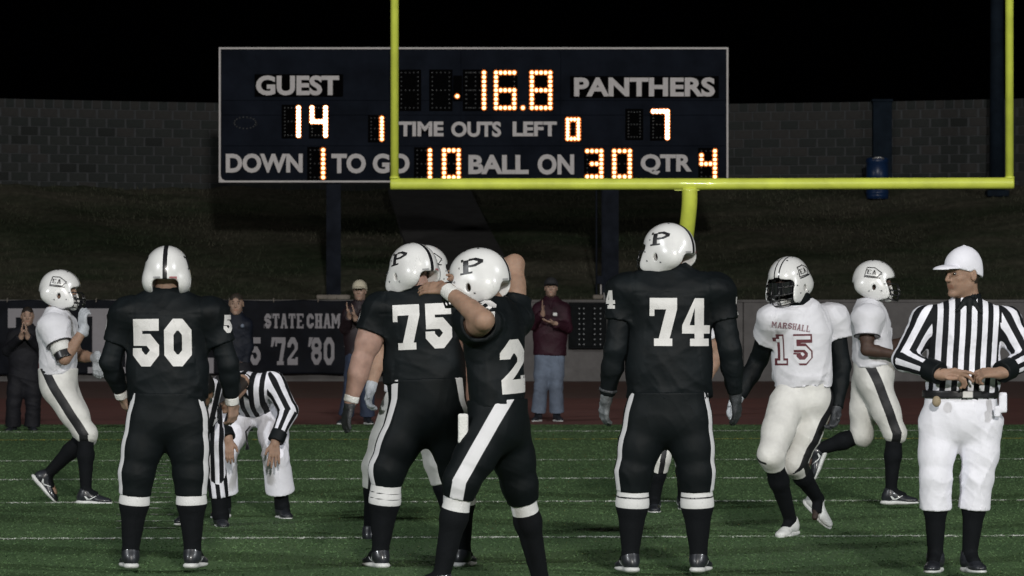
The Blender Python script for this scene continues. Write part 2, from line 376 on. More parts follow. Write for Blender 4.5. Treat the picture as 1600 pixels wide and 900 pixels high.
def helmet_mat(name, kind):
    m = mat(name, (.66,.66,.655), .28, var=.035, vscale=10, coat=.8)
    t = m.node_tree; b = t.nodes['Principled BSDF']; mx = t.nodes[m['mixnode']]
    tc = t.nodes.new('ShaderNodeTexCoord'); sp = t.nodes.new('ShaderNodeSeparateXYZ'); t.links.new(tc.outputs['Object'], sp.inputs[0])
    ab = t.nodes.new('ShaderNodeMath'); ab.operation = 'ABSOLUTE'; t.links.new(sp.outputs['X'], ab.inputs[0])
    def lt(a, v, op='LESS_THAN'):
        n = t.nodes.new('ShaderNodeMath'); n.operation = op; t.links.new(a, n.inputs[0]); n.inputs[1].default_value = v; return n.outputs[0]
    def mul(a, c):
        n = t.nodes.new('ShaderNodeMath'); n.operation = 'MULTIPLY'; t.links.new(a, n.inputs[0]); t.links.new(c, n.inputs[1]); return n.outputs[0]
    zz = lt(sp.outputs['Z'], -.052, 'GREATER_THAN')
    if kind == 'one': f = mul(lt(ab.outputs[0], .0125), zz)
    else: f = mul(mul(lt(ab.outputs[0], .021), lt(ab.outputs[0], .012, 'GREATER_THAN')), zz)
    m2 = t.nodes.new('ShaderNodeMix'); m2.data_type = 'RGBA'; m2.inputs[7].default_value = (.012,.012,.014,1)
    t.links.new(f, m2.inputs[0]); t.links.new(mx.outputs[2], m2.inputs[6]); t.links.new(m2.outputs[2], b.inputs['Base Color'])
    return m
M['helmet_p'] = helmet_mat('helmet_shell_single_stripe', 'one')
M['helmet_e'] = helmet_mat('helmet_shell_double_stripe', 'two')

# ================================================================ helmet (built once, local frame: x right, y face, z up)
def helmet_shell():
    F = SDF((-.17,-.20,-.19), (.17,.20,.17), .0055)
    F.ell((0,-.010,.010), (.124,.155,.134), k=.0); F.cone((0,-.03,-.04), (0,.0,-.09), .117, .104, k=.03, sq=(V(0,1,0),1.15), flat=((0,0,-.13),(0,0,-1)))
    for s in (-1, 1):
        F.ell((s*.088,.045,-.07), (.036,.085,.075), k=.04)          # jaw flap
        F.ell((s*.085,-.06,-.055), (.045,.07,.06), k=.04)
        F.ell((s*.082,.105,-.105), (.026,.035,.035), k=.03)
    F.ell((0,-.085,-.05), (.09,.06,.05), k=.03)                     # neck bulge
    F.ell((0,.02,-.01), (.098,.128,.112), k=.01, sub=True)          # hollow
    F.box((0,.02,-.12), (.072,.20,.08), rad=.03, k=.012, sub=True)
    F.box((0,.17,-.075), (.098,.115,.092), rad=.03, k=.012, sub=True)  # face opening
    F.cone((0,-.20,-.155), (0,0,-.160), .082, .080, k=.012, sub=True)  # neck notch
    for s in (-1, 1):
        F.cone((s*.06,.012,-.055), (s*.18,.012,-.055), .014, .014, k=.004, sub=True, sq=(V(0,0,1),1.5))
    v, q = F.nets(); return v, q
HV, HQ = helmet_shell()
helmet_mesh = {}
for kk in ('helmet_p', 'helmet_e'): helmet_mesh[kk] = amesh('helmet_shell', HV, HQ, M[kk])
HB = bvh_of(helmet_mesh['helmet_p'])
def facemask_mesh():
    b = MB(); r = .0052
    def hbar(z, ay, ax=.098, sag=0, y0=.075):
        return [(ax*math.cos(t)*1.0, y0 + (ay-y0)*math.sin(t)**.8, z + sag*math.sin(t)) for t in np.linspace(0, math.pi, 13)]
    b.tube(hbar(-.018,.168,.104), r, 6); b.tube(hbar(-.062,.188,.100,-.004), r, 6); b.tube(hbar(-.094,.190,.096,-.006), r, 6); b.tube(hbar(-.128,.178,.078,-.01,.10), r, 6)
    for x, y in ((-.028,.184),(.028,.184)):
        b.tube([(x,y-.021,-.018),(x,y-.002,-.064),(x,y,-.1),(x,y-.012,-.137)], r, 6)
    for s in (-1,1): b.tube([(s*.098,.09,-.062),(s*.09,.12,-.1),(s*.075,.12,-.128)], r, 6)
    return b.mesh('facemask', M['helmet_black'], True)
def chin_mesh():
    F = SDF((-.06,.06,-.18), (.06,.16,-.09), .006); F.ell((0,.105,-.128), (.036,.032,.028), k=0); F.ell((0,.085,-.118), (.032,.03,.026), k=.004, sub=True)
    v, q = F.nets(); return amesh('chin_cup', v, q, M['tape'])
def strap_mesh():
    b = MB()
    for s in (-1,1):
        b.tube([(s*.03,.112,-.128),(s*.075,.10,-.11),(s*.114,.055,-.075)], .006, 5); b.tube([(s*.032,.112,-.135),(s*.085,.07,-.13),(s*.112,.01,-.09)], .006, 5)
    return b.mesh('chin_strap', M['tape'], True)
def visor_mesh():
    b = MB(); v = []; n = 12
    for i in range(n+1):
        t = math.pi*(i/n); x = .092*math.cos(t); y = .07+.105*math.sin(t)**.8
        v += [(x,y-.006,.012),(x,y+.006,-.068)]
    f = [(2*i,2*i+1,2*i+3,2*i+2) for i in range(n)]
    m = len(v); v += [(a*.97,c-.004,d) for a, c, d in v]; f += [tuple(j+m for j in reversed(q)) for q in f[:n]]
    b.add(v, f); return b.mesh('visor', M['visor'], True)
FM, CH, ST, VS = facemask_mesh(), chin_mesh(), strap_mesh(), visor_mesh()
def rivet_mesh():
    b = MB()
    def dot(x, y, z, dx, r):
        hit, nn, _, _ = HB.ray_cast(Vector((x*3, y, z)), Vector((-1 if x > 0 else 1, 0, 0)), 1)
        if hit is not None: b.tube([hit - nn*.002, hit + nn*.0035], [r, r*.8], 8)
    for s_ in (-1, 1):
        dot(s_*.13, .085, -.022, 0, .006); dot(s_*.13, .07, -.075, 0, .006); dot(s_*.13, -.02, -.085, 0, .006); dot(s_*.13, .055, .045, 0, .005)
    return b.mesh('rivets', mat('rivet_steel', (.25,.25,.26), .35, metal=.7), True)
RV = rivet_mesh()
def vent_mesh():
    b = MB()
    for x, y in ((-.035,-.03),(.035,-.03),(-.035,.04),(.035,.04)):
        hit, nn, _, _ = HB.ray_cast(Vector((x, y, .5)), Vector((0,0,-1)), 1)
        if hit is not None: b.tube([hit - nn*.001, hit + nn*.0012], [.0062, .0060], 10)
    return b.mesh('vent_holes', M['decal_black'], False)
VT = vent_mesh()
def side_logo(kind, s):
    """flat logo on the helmet side s (+1 right, -1 left)"""
    ux = (0, 1*s, 0); uy = (0,0,1); o = (s*.12, -.01, .052); rd = (-s, 0, 0)
    if kind == 'P':
        q = glyph('P', .17); ca, sa = math.cos(.1), math.sin(.1); q = [[np.array((((p[0]-.36)*.175)*ca, ((p[1]-.5)*.074)+((p[0]-.36)*.12)*sa)) for p in a] for a in q]
        # the letter runs along the side of the shell
        return [(q, o, ux, uy, rd, 'decal_black')]
    q = []
    w, h = .062, .030
    fr = stroke([(-w*.9,-h*.9),(w*.62,-h*1.0),(w*1.05,h*.1),(w*.2,h*1.15),(-w*.7,h*1.05)], .006, True)
    q += fr
    for dx, ch in ((-.026,'E'),(.012,'A')):
        q += [[np.array((p[0]*.040+dx-.014, p[1]*.032-.015)) for p in a] for a in glyph(ch, .2)]
    q += [[np.array((-w*.95,-h*1.35)), np.array((w*.95,-h*1.35)), np.array((w*1.0,-h*1.1)), np.array((-w*.95,-h*1.1))]]
    return [(q, o, ux, uy, rd, 'decal_black')]
logo_cache = {}
def get_logo(kind):
    if kind in logo_cache: return logo_cache[kind]
    out = []
    for s in (-1, 1):
        for q, o, ux, uy, rd, mm in side_logo(kind, s):
            if s < 0: q = [[p*np.array((1,1)) for p in a] for a in q]
            d = decal('logo', q, o, ux, uy, M[mm], None, HB, rd, off=.0005, maxlen=.012); out.append(d.data); bpy.data.objects.remove(d)
    if kind == 'P':
        for x, mm in ((.045,'decal_red'),(-.045,'decal_grey')):
            r_ = [[np.array((-.02,-.009)), np.array((.02,-.009)), np.array((.02,.009)), np.array((-.02,.009))]]
            d = decal('sticker', r_, (x,-.2,-.035), (1,0,0), (0,0,1), M[mm], None, HB, (0,1,0), off=.0005, maxlen=.01); out.append(d.data); bpy.data.objects.remove(d)
    logo_cache[kind] = out; return out
def put_helmet(root, c, face, up, kind, sc=1.0, visor=False, light_mask=False):
    f = N(face); up = N(up); r = N(np.cross(f, up)); u = np.cross(r, f)
    o = mobj('helmet', helmet_mesh['helmet_p' if kind == 'P' else 'helmet_e'], root)
    o.matrix_local = Matrix(((r[0]*sc,f[0]*sc,u[0]*sc,c[0]),(r[1]*sc,f[1]*sc,u[1]*sc,c[1]),(r[2]*sc,f[2]*sc,u[2]*sc,c[2]),(0,0,0,1)))
    mobj('rivets', RV, o); mobj('vent_holes', VT, o); mobj('facemask', FM, o); mobj('chin_cup', CH, o); mobj('chin_strap', ST, o)
    if visor: mobj('visor', VS, o)
    for me in get_logo(kind): mobj(me.name.split('.')[0], me, o)
    return o

# ================================================================ figures
SKIN = dict(light=(.31,.205,.155), tan=(.27,.17,.12), dark=(.06,.035,.026), pink=(.32,.20,.16))
class Fig:
    def __init__(s, label, ppm, x0, y0=None, g=1.0, skin='light', group=None, cat='person'):
        s.s = ppm; s.x0 = x0; s.y0 = HOR + CAM_Z*ppm if y0 is None else y0; s.g = g; s.skin = skin
        s.root = thing('person', label, cat, ((x0-800)/ppm, F_PX/ppm, 0), group)
        s.seed = abs(hash(label)) % 1000 if False else sum(map(ord, label)) % 997
    def J(s, px, py, dy=0): return V((px-s.x0)/s.s, dy, (s.y0-py)/s.s)
    def pose(s, head, face, neck, sh, el, wr, pelvis, hip, kn, an, tface, headup=(0,0,1), toes=None):
        J = s.J; s.head = J(*head); s.face = N(face); s.up = N(headup); s.neck = J(*neck)
        s.sh = [J(*q) for q in sh]; s.el = [J(*q) for q in el]; s.wr = [J(*q) for q in wr]
        s.pel = J(*pelvis); s.hip = [J(*q) for q in hip]; s.kn = [J(*q) for q in kn]; s.an = [J(*q) for q in an]
        s.u = N(s.neck - s.pel); f = N(tface); s.f = N(f - s.u*f.dot(s.u)); s.l = np.cross(s.f, s.u)   # l = the figure's right-hand side axis
        s.toes = [N(t) for t in (toes or [tface, tface])]
        s.TM = np.array([s.l, s.f, s.u])
        if (s.sh[1]-s.sh[0]).dot(s.l) < 0: s.sd = [1, -1]
        else: s.sd = [-1, 1]
        pts = [s.head, s.neck, s.pel] + s.sh + s.el + s.wr + s.hip + s.kn + s.an
        s.lo = np.min(pts, 0) - .30; s.hi = np.max(pts, 0) + .30; s.lo[2] = max(s.lo[2], -.06)
        return s
    def sub(s, pts, m=.16): pts = np.array(pts); return pts.min(0)-m, pts.max(0)+m
    # -- anatomy
    def add_head(s, F, sc=1.0, detail=True):
        c = s.head; f = s.face; u = N(s.up - f*s.up.dot(f)); r = np.cross(f, u); Mx = np.array([r, f, u])
        P = lambda x, y, z: c + (r*x + f*y + u*z)*sc
        s.HP = P; s.HM = Mx; q = sc
        F.ell(P(0,-.012,.028), np.array((.077,.098,.092))*q, Mx, k=.0)
        F.ell(P(0,.032,-.042), np.array((.060,.064,.078))*q, Mx, k=.03)
        F.cone(P(-.045,.0,-.062), P(-.012,.072,-.10), .020*q, .016*q, k=.02); F.cone(P(.045,.0,-.062), P(.012,.072,-.10), .020*q, .016*q, k=.02)
        if detail:
            F.cone(P(-.034,.081,.030), P(.034,.081,.030), .011*q, .011*q, k=.010)
            F.cone(P(0,.092,.018), P(0,.113,-.024), .007*q, .011*q, k=.008); F.cone(P(-.010,.102,-.028), P(.010,.102,-.028), .008*q, .008*q, k=.006)
            for x in (-.031, .031): F.ell(P(x,.098,.008), np.array((.015,.012,.010))*q, Mx, k=.008, sub=True)
            for x in (-.040, .040): F.ell(P(x,.062,-.018), np.array((.020,.018,.018))*q, Mx, k=.012)
            F.cone(P(-.019,.088,-.055), P(.019,.088,-.055), .0065*q, .0065*q, k=.004); F.cone(P(-.015,.087,-.067), P(.015,.087,-.067), .007*q, .007*q, k=.004)
            F.ell(P(0,.085,-.098), np.array((.020,.016,.016))*q, Mx, k=.012)
            for x in (-.078, .078):
                F.ell(P(x,-.008,-.004), np.array((.010,.019,.032))*q, Mx, k=.006); F.ell(P(x*1.12,-.004,-.001), np.array((.005,.010,.018))*q, Mx, k=.004, sub=True)
        F.cone(s.neck, P(0,-.018,-.055), .064*s.g, .056*s.g, k=.03)
    def add_hand(s, F, i, inf=0, curl=.35, d=None, n=None, t=None, sc=1.0, splay=.18, point=None):
        w_ = s.wr[i]; d = N(d if d is not None else s.wr[i]-s.el[i])
        n = N(n - d*np.dot(n, d)); t = N(t - d*np.dot(t, d) - n*np.dot(t, n)); q = sc
        F.cone(w_-d*.03, w_+d*.02*q, .027*q+inf, .026*q+inf, k=.015)
        curls = curl if hasattr(curl, '__len__') else [curl]*4
        for j, (off, ln) in enumerate(((.030,.92),(.0105,1.0),(-.0095,.95),(-.029,.78))):
            b0 = w_ + d*.012*q + t*off*.6*q; b1 = w_ + d*(.088-.004*abs(j-1))*q + t*off*q
            F.cone(b0, b1, .0145*q+inf, .0125*q+inf, k=.010)
            dd = N(d + t*off*splay*14*.5); p = b1; ang = 0
            for seg, (sl, rr) in enumerate(((.042,.0098),(.027,.0088),(.021,.0078))):
                ang += curls[j]*(1.0 if seg else .8); v = dd*math.cos(ang) + n*math.sin(ang); p2 = p + v*sl*ln*q
                F.cone(p, p2, (rr+.0006)*q+inf, rr*q+inf, k=.003); p = p2
        tb = w_ + d*.022*q + t*.024*q; t1 = tb + N(d*.75+t*.7+n*.25)*.042*q; t2 = t1 + N(d*.95+t*.25+n*.4)*.034*q
        F.cone(tb, t1, .0150*q+inf, .0118*q+inf, k=.010); F.cone(t1, t2, .0112*q+inf, .0092*q+inf, k=.003)
        F.ell(w_ + d*.045*q + n*.008*q, np.array((.020,.035,.012))*q+inf, np.array([t, d, n]), k=.012)
    def body(s, h=.007, arm=(.052,.042,.026), hands=({},{}), leg=(.082,.055,.036), detail=True, tone=None, hair=None, headsc=1.0, paint=None):
        F = SDF(s.lo, s.hi, h); g = s.g; u, f, l = s.u, s.f, s.l
        s.add_head(F, headsc, detail)
        F.ell(s.pel, (.155*g,.112*g,.12*g), s.TM, k=.03)
        L = np.linalg.norm(s.neck-s.pel)
        F.cone(s.pel+u*.03, s.pel+u*L*.5, .125*g, .130*g, k=.05, sq=(f,.75)); F.ell(s.neck-u*.18*L/.5, (.155*g,.108*g,.17*L/.5), s.TM, k=.05)
        for i in (0,1):
            S, E, W_ = s.sh[i], s.el[i], s.wr[i]
            F.cone(s.neck-u*.03, S, .055*g, .058*g, k=.04); a, b, c = arm
            F.cone(S, S*.35+E*.65, a*1.08, a*.92, k=.02); F.cone(S*.5+E*.5, E, a*.9, b*.92, k=.02)
            F.cone(E, E*.68+W_*.32, b, b*1.0, k=.015); F.cone(E*.6+W_*.4, W_, b*.94, c, k=.015)
            hd = dict(hands[i]); s.add_hand(F, i, **hd)
            H, K, A = s.hip[i], s.kn[i], s.an[i]; a, b, c = leg
            F.cone(H, K, a*g, b*g, k=.03); F.cone(K, K*.6+A*.4, b*.95*g, b*1.02*g, k=.02); F.cone(K*.6+A*.4, A, b*.98*g, c*g, k=.02)
            tt = s.toes[i]; F.cone(A, A+tt*.10+V(0,0,-.052), .028, .020, k=.02)
        v, q = F.nets(); me = amesh('body', v, q, M['skin'])
        col = np.ones((len(v),4), np.float32); col[:,:3] = SKIN[s.skin] if tone is None else tone
        r, ff, uu = s.HM; rel = (v - s.head)/headsc; x = rel@r; y = rel@ff; z = rel@uu; hd = np.linalg.norm(rel, axis=1) < .19
        base = col[0,:3].copy()
        def put(m_, c, a=1.0): col[m_,:3] = col[m_,:3]*(1-a) + np.array(c)*a
        put(hd & (y > .075) & (np.abs(z+.061) < .010) & (np.abs(x) < .024), base*np.array((.85,.55,.5)), .7)
        put(hd & (y > .075) & (np.abs(z-.030-.003) < .0075) & (np.abs(x) > .012) & (np.abs(x) < .046), (.04,.025,.018), .75)
        put(hd & (z < -.05) & (y > -.0) & (np.abs(x)<.07), base*.72, .35)
        if hair is not None:
            hm = hd & (((z > .052 - y*.12) & (y < .075)) | (z > .095) | ((y < -.02) & (z > -.05)) | ((y < .02) & (z > .015) & (y > -.02)))
            hm &= ~((np.abs(x) > .074) & (np.abs(z) < .035) & (np.abs(y+.005) < .022))
            put(hm, hair, 1)
        if paint is not None: paint(v, col)
        at = me.color_attributes.new('tone', 'FLOAT_COLOR', 'POINT'); at.data.foreach_set('color', col.ravel())
        o = mobj('body', me, s.root); s.bodyo = o
        return o
    def eyes(s, sc=1.0):
        for x in (-.031, .031):
            F = MB(); c = s.HP(x,.0815,.0065)
            bm = bmesh.new(); bmesh.ops.create_uvsphere(bm, u_segments=10, v_segments=8, radius=.0095*sc)
            me = bpy.data.meshes.new('eye'); bm.to_mesh(me); bm.free(); me.materials.append(M['eye']); me.polygons.foreach_set('use_smooth', [True]*len(me.polygons))
            e = mobj('eye', me, s.bodyo, loc=tuple(c))
            bm = bmesh.new(); bmesh.ops.create_uvsphere(bm, u_segments=8, v_segments=6, radius=.0058*sc)
            me = bpy.data.meshes.new('iris'); bm.to_mesh(me); bm.free(); me.materials.append(M['iris'])
            mobj('iris', me, s.bodyo, loc=tuple(c + s.face*.0062*sc))
    def finish(s, name, F, m, parent=None, fold=None, attr=None, label=None, seam=None):
        v, q = F.nets()
        if fold:
            nn = vnormals(v, q); fd = fold if isinstance(fold, list) else [fold]
            dsp = np.zeros(len(v))
            for a in fd:
                a = dict(a); wfn = a.pop('w', None); dd = folds(v, s.seed + a.pop('seed', 0), **a)
                dsp += dd*(wfn(v) if wfn else 1)
            if seam: dsp += seam(v)
            best = np.full(len(v), 9.); ref = np.zeros_like(v)
            for A, B in [(s.pel, s.neck)] + [(s.sh[i], s.el[i]) for i in (0,1)] + [(s.el[i], s.wr[i]) for i in (0,1)] + [(s.hip[i], s.kn[i]) for i in (0,1)] + [(s.kn[i], s.an[i]) for i in (0,1)]:
                ab = B-A; t = np.clip((v-A)@ab/(ab.dot(ab)+1e-9), -.1, 1.1); rel = v-(A+t[:,None]*ab); dd = np.linalg.norm(rel, axis=1); m_ = dd < best
                best = np.where(m_, dd, best); ref = np.where(m_[:,None], rel, ref)
            ref = ref/(np.linalg.norm(ref, axis=1, keepdims=True)+1e-9); sg = (nn*ref).sum(1)
            wt = np.clip((sg-.35)/.3, 0, 1)[:,None]; v = v + (nn*wt + ref*(1-wt))*dsp[:,None]
        me = amesh(name, v, q, m)
        if attr is not None:
            at = me.attributes.new('stripe', 'FLOAT', 'POINT'); at.data.foreach_set('value', attr(v).astype(np.float32))
        return mobj(name, me, parent or s.root, label)
    def jersey(s, m, h=.008, wd=.195, chest=.205, pad=1.0, hem=.0, sleeve=.55, sr=(.092,.086), dep=.66, foldamp=.006, waist=None, yoke=.0):
        """pads, trunk and short sleeves; hem is the height above the pelvis along the torso"""
        F = SDF(s.lo, s.hi, h); u, f, l = s.u, s.f, s.l; L = np.linalg.norm(s.neck-s.pel)
        hp = s.pel + u*hem; top = s.neck - u*.17; waist = waist or wd*.93
        mid = s.pel*.55 + top*.45
        F.cone(hp-u*.06, mid, wd, waist, k=.03, sq=(f,dep), flat=(hp, -u)); F.cone(mid, top, waist, chest, k=.05, sq=(f,dep))
        n = s.neck
        F.cone(s.sh[0]*.9+n*.1-u*.01, s.sh[1]*.9+n*.1-u*.01, .088*pad, .088*pad, k=.06, sq=(f,1.12))
        F.cone(top, n-u*.06, chest*.86, .125*pad, k=.05, sq=(f,.8))
        F.cone(n-u*.07, n-u*.015, .105, .084, k=.03)
        for i in (0,1):
            S, E = s.sh[i], s.el[i]; ad = N(E-S); out = l*s.sd[i]
            F.ell(S + u*.026*pad - out*.018, np.array((.098,.118,.066))*pad, s.TM, k=.07)
            e = S*(1-sleeve) + E*sleeve
            F.cone(S, e, sr[0], sr[1], k=.045, flat=(e, ad)); F.cone(e-ad*.04, e+ad*.03, sr[1]-.019, sr[1]-.018, k=0, sub=True)
        F.cone(n-u*.015, n+u*.09, .066, .085, k=.01, sub=True)
        F.cone(hp+u*.03, hp-u*.06, wd-.026, wd-.026, k=0, sq=(f,dep), sub=True)
        low = lambda v: .55 + .9*np.clip(1-np.abs((v-s.pel)@u/.22), 0, 1)
        def seam(v):
            d_ = np.zeros(len(v))
            for i in (0,1):
                t = (v-s.sh[i])@(l*s.sd[i]) + .055 - .15*np.maximum((s.sh[i]-v)@u - .02, 0); near = ((v-s.sh[i])@u > -.15)
                d_ -= .0045*np.exp(-(t/.008)**2)*near
            t = (v-(n-u*.105))@u + .0; d_ -= .003*np.exp(-(t/.007)**2)*((v-n)@f < .02)*(np.abs((v-n)@l) < .2)
            t = (v-n)@l; pad_ = np.exp(-(((np.abs(t)-.12)/.10)**2))*np.exp(-(((v-n)@u+.10)/.07)**2)*((v-n)@f < 0); d_ += .010*pad_
            return d_
        o = s.finish('jersey', F, m, seam=seam, fold=[dict(freq=17, amp=foldamp*1.7, axis=u+l*.7, w=low), dict(freq=15, amp=foldamp*1.5, axis=u-l*.7, seed=15, w=low), dict(freq=9, amp=foldamp*1.5, axis=u*.3+l, seed=5), dict(freq=36, amp=foldamp*.55, axis=u+l*.4, seed=9, w=low)])
        s.jo = o; s.jb = bvh_of(o.data); return o
    def number(s, txt, c, w, h, rd, parent=None, m='number_white', st=.25, tilt=0, name='number', maxlen=.022, gap=.14, up=None):
        """number printed on the jersey, centred at photo point c, read from the side -rd"""
        rd = N(rd); up = N(up if up is not None else s.u); up = N(up - rd*up.dot(rd)); ux = np.cross(rd, up)
        if tilt: ux, up = ux*math.cos(tilt)+up*math.sin(tilt), up*math.cos(tilt)-ux*math.sin(tilt)
        return decal(name, text_quads(txt, w, h, gap, st), s.J(*c) if len(c) == 3 else c, ux, up, M[m], parent or s.jo, s.jb, rd, off=.002, maxlen=maxlen)
    def sleeves(s, m, r=(.062,.052,.036), name='sleeve', h=.008, frm=.0, to=.96, attr=None, foldamp=.003, which=(0,1)):
        for i in which:
            S, E, W_ = s.sh[i], s.el[i], s.wr[i]; lo, hi = s.sub([S,E,W_], .13); F = SDF(lo, hi, h)
            e = E*(1-to) + W_*to; d = N(W_-E); F.cone(S, E, r[0], r[1], k=.02); F.cone(E, E*.6+e*.4, r[1], r[1]*.98, k=.02); F.cone(E*.6+e*.4, e, r[1]*.96, r[2], k=.02, flat=(e, d))
            s.finish(name, F, m, fold=dict(freq=34, amp=foldamp, axis=N(W_-S)), attr=attr)
    def pants(s, m, h=.008, r=(.108,.086,.072), hemz=None, below=.10, waist=.16, stripew=.022, top=.10, dep=.72, foldamp=.0022, pads=False, stripe_dir=None, attr=None, name='pants', hemr=None, seatr=.16):
        F = SDF(s.lo, s.hi, h); u, f, l = s.u, s.f, s.l; pu = V(0,0,1)*.5 + u*.5; pu = N(pu); tp = s.pel + pu*top
        F.cone(s.pel, tp, seatr, waist, k=.03, sq=(f,dep), flat=(tp, pu)); F.ell(s.pel-pu*.06, (seatr*1.02,.125*s.g,.12), s.TM, k=.03)
        for i in (0,1):
            H, K, A = s.hip[i], s.kn[i], s.an[i]; d = N(A-K); e = K + d*below; hr = hemr or r[2]
            F.cone(H, H*.45+K*.55, r[0], (r[0]+r[1])*.52, k=.05); F.cone(H*.5+K*.5, K, (r[0]+r[1])*.5, r[1], k=.03)
            F.cone(K, e, r[1], hr, k=.025, flat=(e, d)); F.cone(e-d*.01, e+d*.02, hr-.020, hr-.020, k=0, sub=True)
            if pads:
                fw = N(s.f - N(K-H)*s.f.dot(N(K-H))); F.ell(K+fw*.03, (.062,.05,.085), np.array([np.cross(fw,N(K-H)), fw, N(K-H)]), k=.03)
                Cc = H*.45+K*.55; F.ell(Cc+fw*.05, (.07,.05,.12), np.array([np.cross(fw,N(K-H)), fw, N(K-H)]), k=.025)
        def at(v):
            best = np.full(len(v), 9.); val = np.full(len(v), -1.)
            for i in (0,1):
                H, K, A = s.hip[i], s.kn[i], s.an[i]
                out = N((stripe_dir[i] if stripe_dir else l*s.sd[i]))
                for a, b, lo_, hi_ in ((H+(H-K)*.6+V(0,0,0), K, 0, 1), (K, A, 0, 1)):
                    ab = b-a; t = np.clip((v-a)@ab/ab.dot(ab), lo_, hi_); rel = v-(a+t[:,None]*ab); dd = np.linalg.norm(rel, axis=1)
                    o_ = N(out - N(ab)*out.dot(N(ab))); pr = np.cross(N(ab), o_); x = rel@pr; y = rel@o_
                    vv = np.where(y > 0, stripew-np.abs(x), -.05); m_ = dd < best; best = np.where(m_, dd, best); val = np.where(m_, vv, val)
            return val
        return s.finish(name, F, m, fold=[dict(freq=30, amp=foldamp*1.4, axis=V(.6,0,.8), seed=3, w=lambda v: .4+.9*np.clip(1-np.minimum(np.abs(v[:,2]-s.kn[0][2]), np.abs(v[:,2]-s.hip[0][2]))/.16,0,1)), dict(freq=12, amp=foldamp*.8, axis=V(1,0,.3), seed=8)], attr=attr or at)
    def socks(s, m, h=.008, r=(.058,.060,.040), bands=None, which=(0,1)):
        for i in which:
            K, A = s.kn[i], s.an[i]; lo, hi = s.sub([K,A], .1); F = SDF(lo, hi, h); d = N(A-K)
            F.cone(K, K*.62+A*.38, r[0]*s.g, r[1]*s.g, k=.02, flat=(K, -d)); F.cone(K*.62+A*.38, A, r[1]*.98*s.g, r[2], k=.03); F.cone(A, A+s.toes[i]*.09+d*.035, r[2]*.98, .034, k=.02)
            def at(v):
                if not bands: return np.full(len(v), -1.)
                t = (v-K)@d; out = np.full(len(v), -1.)
                for a, b in bands: out = np.maximum(out, np.minimum(t-a, b-t))
                return out
            s.finish('sock', F, m, fold=dict(freq=40, amp=.0015), attr=at)
    def shoes(s, dirs=None, ups=None, m='shoe_black', mark=True, sc=1.0, h=.0065, which=(0,1)):
        for i in which:
            A = s.an[i]; d = N(dirs[i]) if dirs else s.toes[i]; up = N(ups[i]) if ups else V(0,0,1); up = N(up - d*up.dot(d)); r = np.cross(d, up); Mx = np.array([r, d, up])
            P = lambda x, y, z: A + (r*x + d*y + up*z)*sc
            lo, hi = s.sub([P(0,-.1,-.1), P(0,.24,-.1), A], .09); F = SDF(lo, hi, h)
            F.ell(P(0,-.028,-.045), np.array((.036,.042,.045))*sc, Mx, k=.0); F.cone(P(0,-.005,.01), P(0,-.01,-.03), .044*sc, .046*sc, k=.02)
            F.cone(P(0,0,-.02), P(0,.10,-.055), .042*sc, .034*sc, k=.03); F.ell(P(0,.13,-.062), np.array((.044,.07,.028))*sc, Mx, k=.025)
            F.cone(P(0,0,.0), P(0,0,.06), .038*sc, .042*sc, k=0, sub=True)
            o = s.finish('shoe', F, M[m])
            G = SDF(lo, hi, h); G.ell(P(0,-.03,-.078), np.array((.040,.048,.016))*sc, Mx, k=0); G.ell(P(0,.11,-.078), np.array((.047,.098,.015))*sc, Mx, k=.03); G.cone(P(0,-.03,-.076), P(0,.1,-.078), .03*sc, .03*sc, sq=(up,.5), k=.02)
            s.finish('sole', G, M['sole_white'], parent=o)
            if mark:
                b = bvh_of(o.data)
                for sd in (-1, 1):
                    q = [[np.array((-.045,.012)),np.array((-.03,-.014)),np.array((-.012,-.008)),np.array((-.036,.014))],
                         [np.array((-.03,-.014)),np.array((.0,-.012)),np.array((.055,.022)),np.array((-.012,-.008))]]
                    decal('side_mark', q, P(sd*.1,.045,-.042), d, up, M['mark_white'], o, b, -r*sd, off=.001, maxlen=.012)
    def glove(s, i, m, **kw):
        lo, hi = s.sub([s.wr[i], s.wr[i]+N(kw.get('d', s.wr[i]-s.el[i]))*.2], .12); F = SDF(lo, hi, .0055); s.add_hand(F, i, inf=.0032, **kw)
        d = N(s.wr[i]-s.el[i]); F.cone(s.wr[i]-d*.045, s.wr[i]+d*.01, .036, .034, k=.01, flat=(s.wr[i]-d*.045, -d))
        s.finish('glove', F, M[m])
    def band(s, i, m, t0, t1, r, name='wristband', seg='fore', h=.006):
        a, b = (s.el[i], s.wr[i]) if seg == 'fore' else (s.sh[i], s.el[i]); p, q = a*(1-t0)+b*t0, a*(1-t1)+b*t1; d = N(b-a)
        lo, hi = s.sub([p, q], r+.03); F = SDF(lo, hi, h); F.cone(p-d*.02, q+d*.02, r, r, k=0, flat=[(p,-d),(q,d)]); s.finish(name, F, M[m], fold=dict(freq=60, amp=.001))
    def helmet(s, kind, off=(0,0,0), sc=1.0, **kw):
        c = s.head + s.face*off[1] + s.up*off[2]; put_helmet(s.root, c, s.face, s.up, kind, sc, **kw)
    def cap(s, m, brim=None, sc=1.0, back=False, name='cap', h=.006, tall=0):
        c = s.head; f = s.face; u = N(s.up - f*s.up.dot(f)); r = np.cross(f, u); Mx = np.array([r, f, u]); P = lambda x, y, z: c+(r*x+f*y+u*z)*sc
        lo, hi = s.sub([P(0,0,.05)], .27); F = SDF(lo, hi, h)
        cn = -N(u - f*.30); cp = P(0,.085,.040)
        F.ell(P(0,-.014,.036), np.array((.086,.107,.098+.022*tall))*sc, Mx, k=0, flat=(cp, cn)); F.cone(P(0,.02,.05), P(0,-.035,-.01), .084*sc, .080*sc, k=.02, flat=(cp, cn))
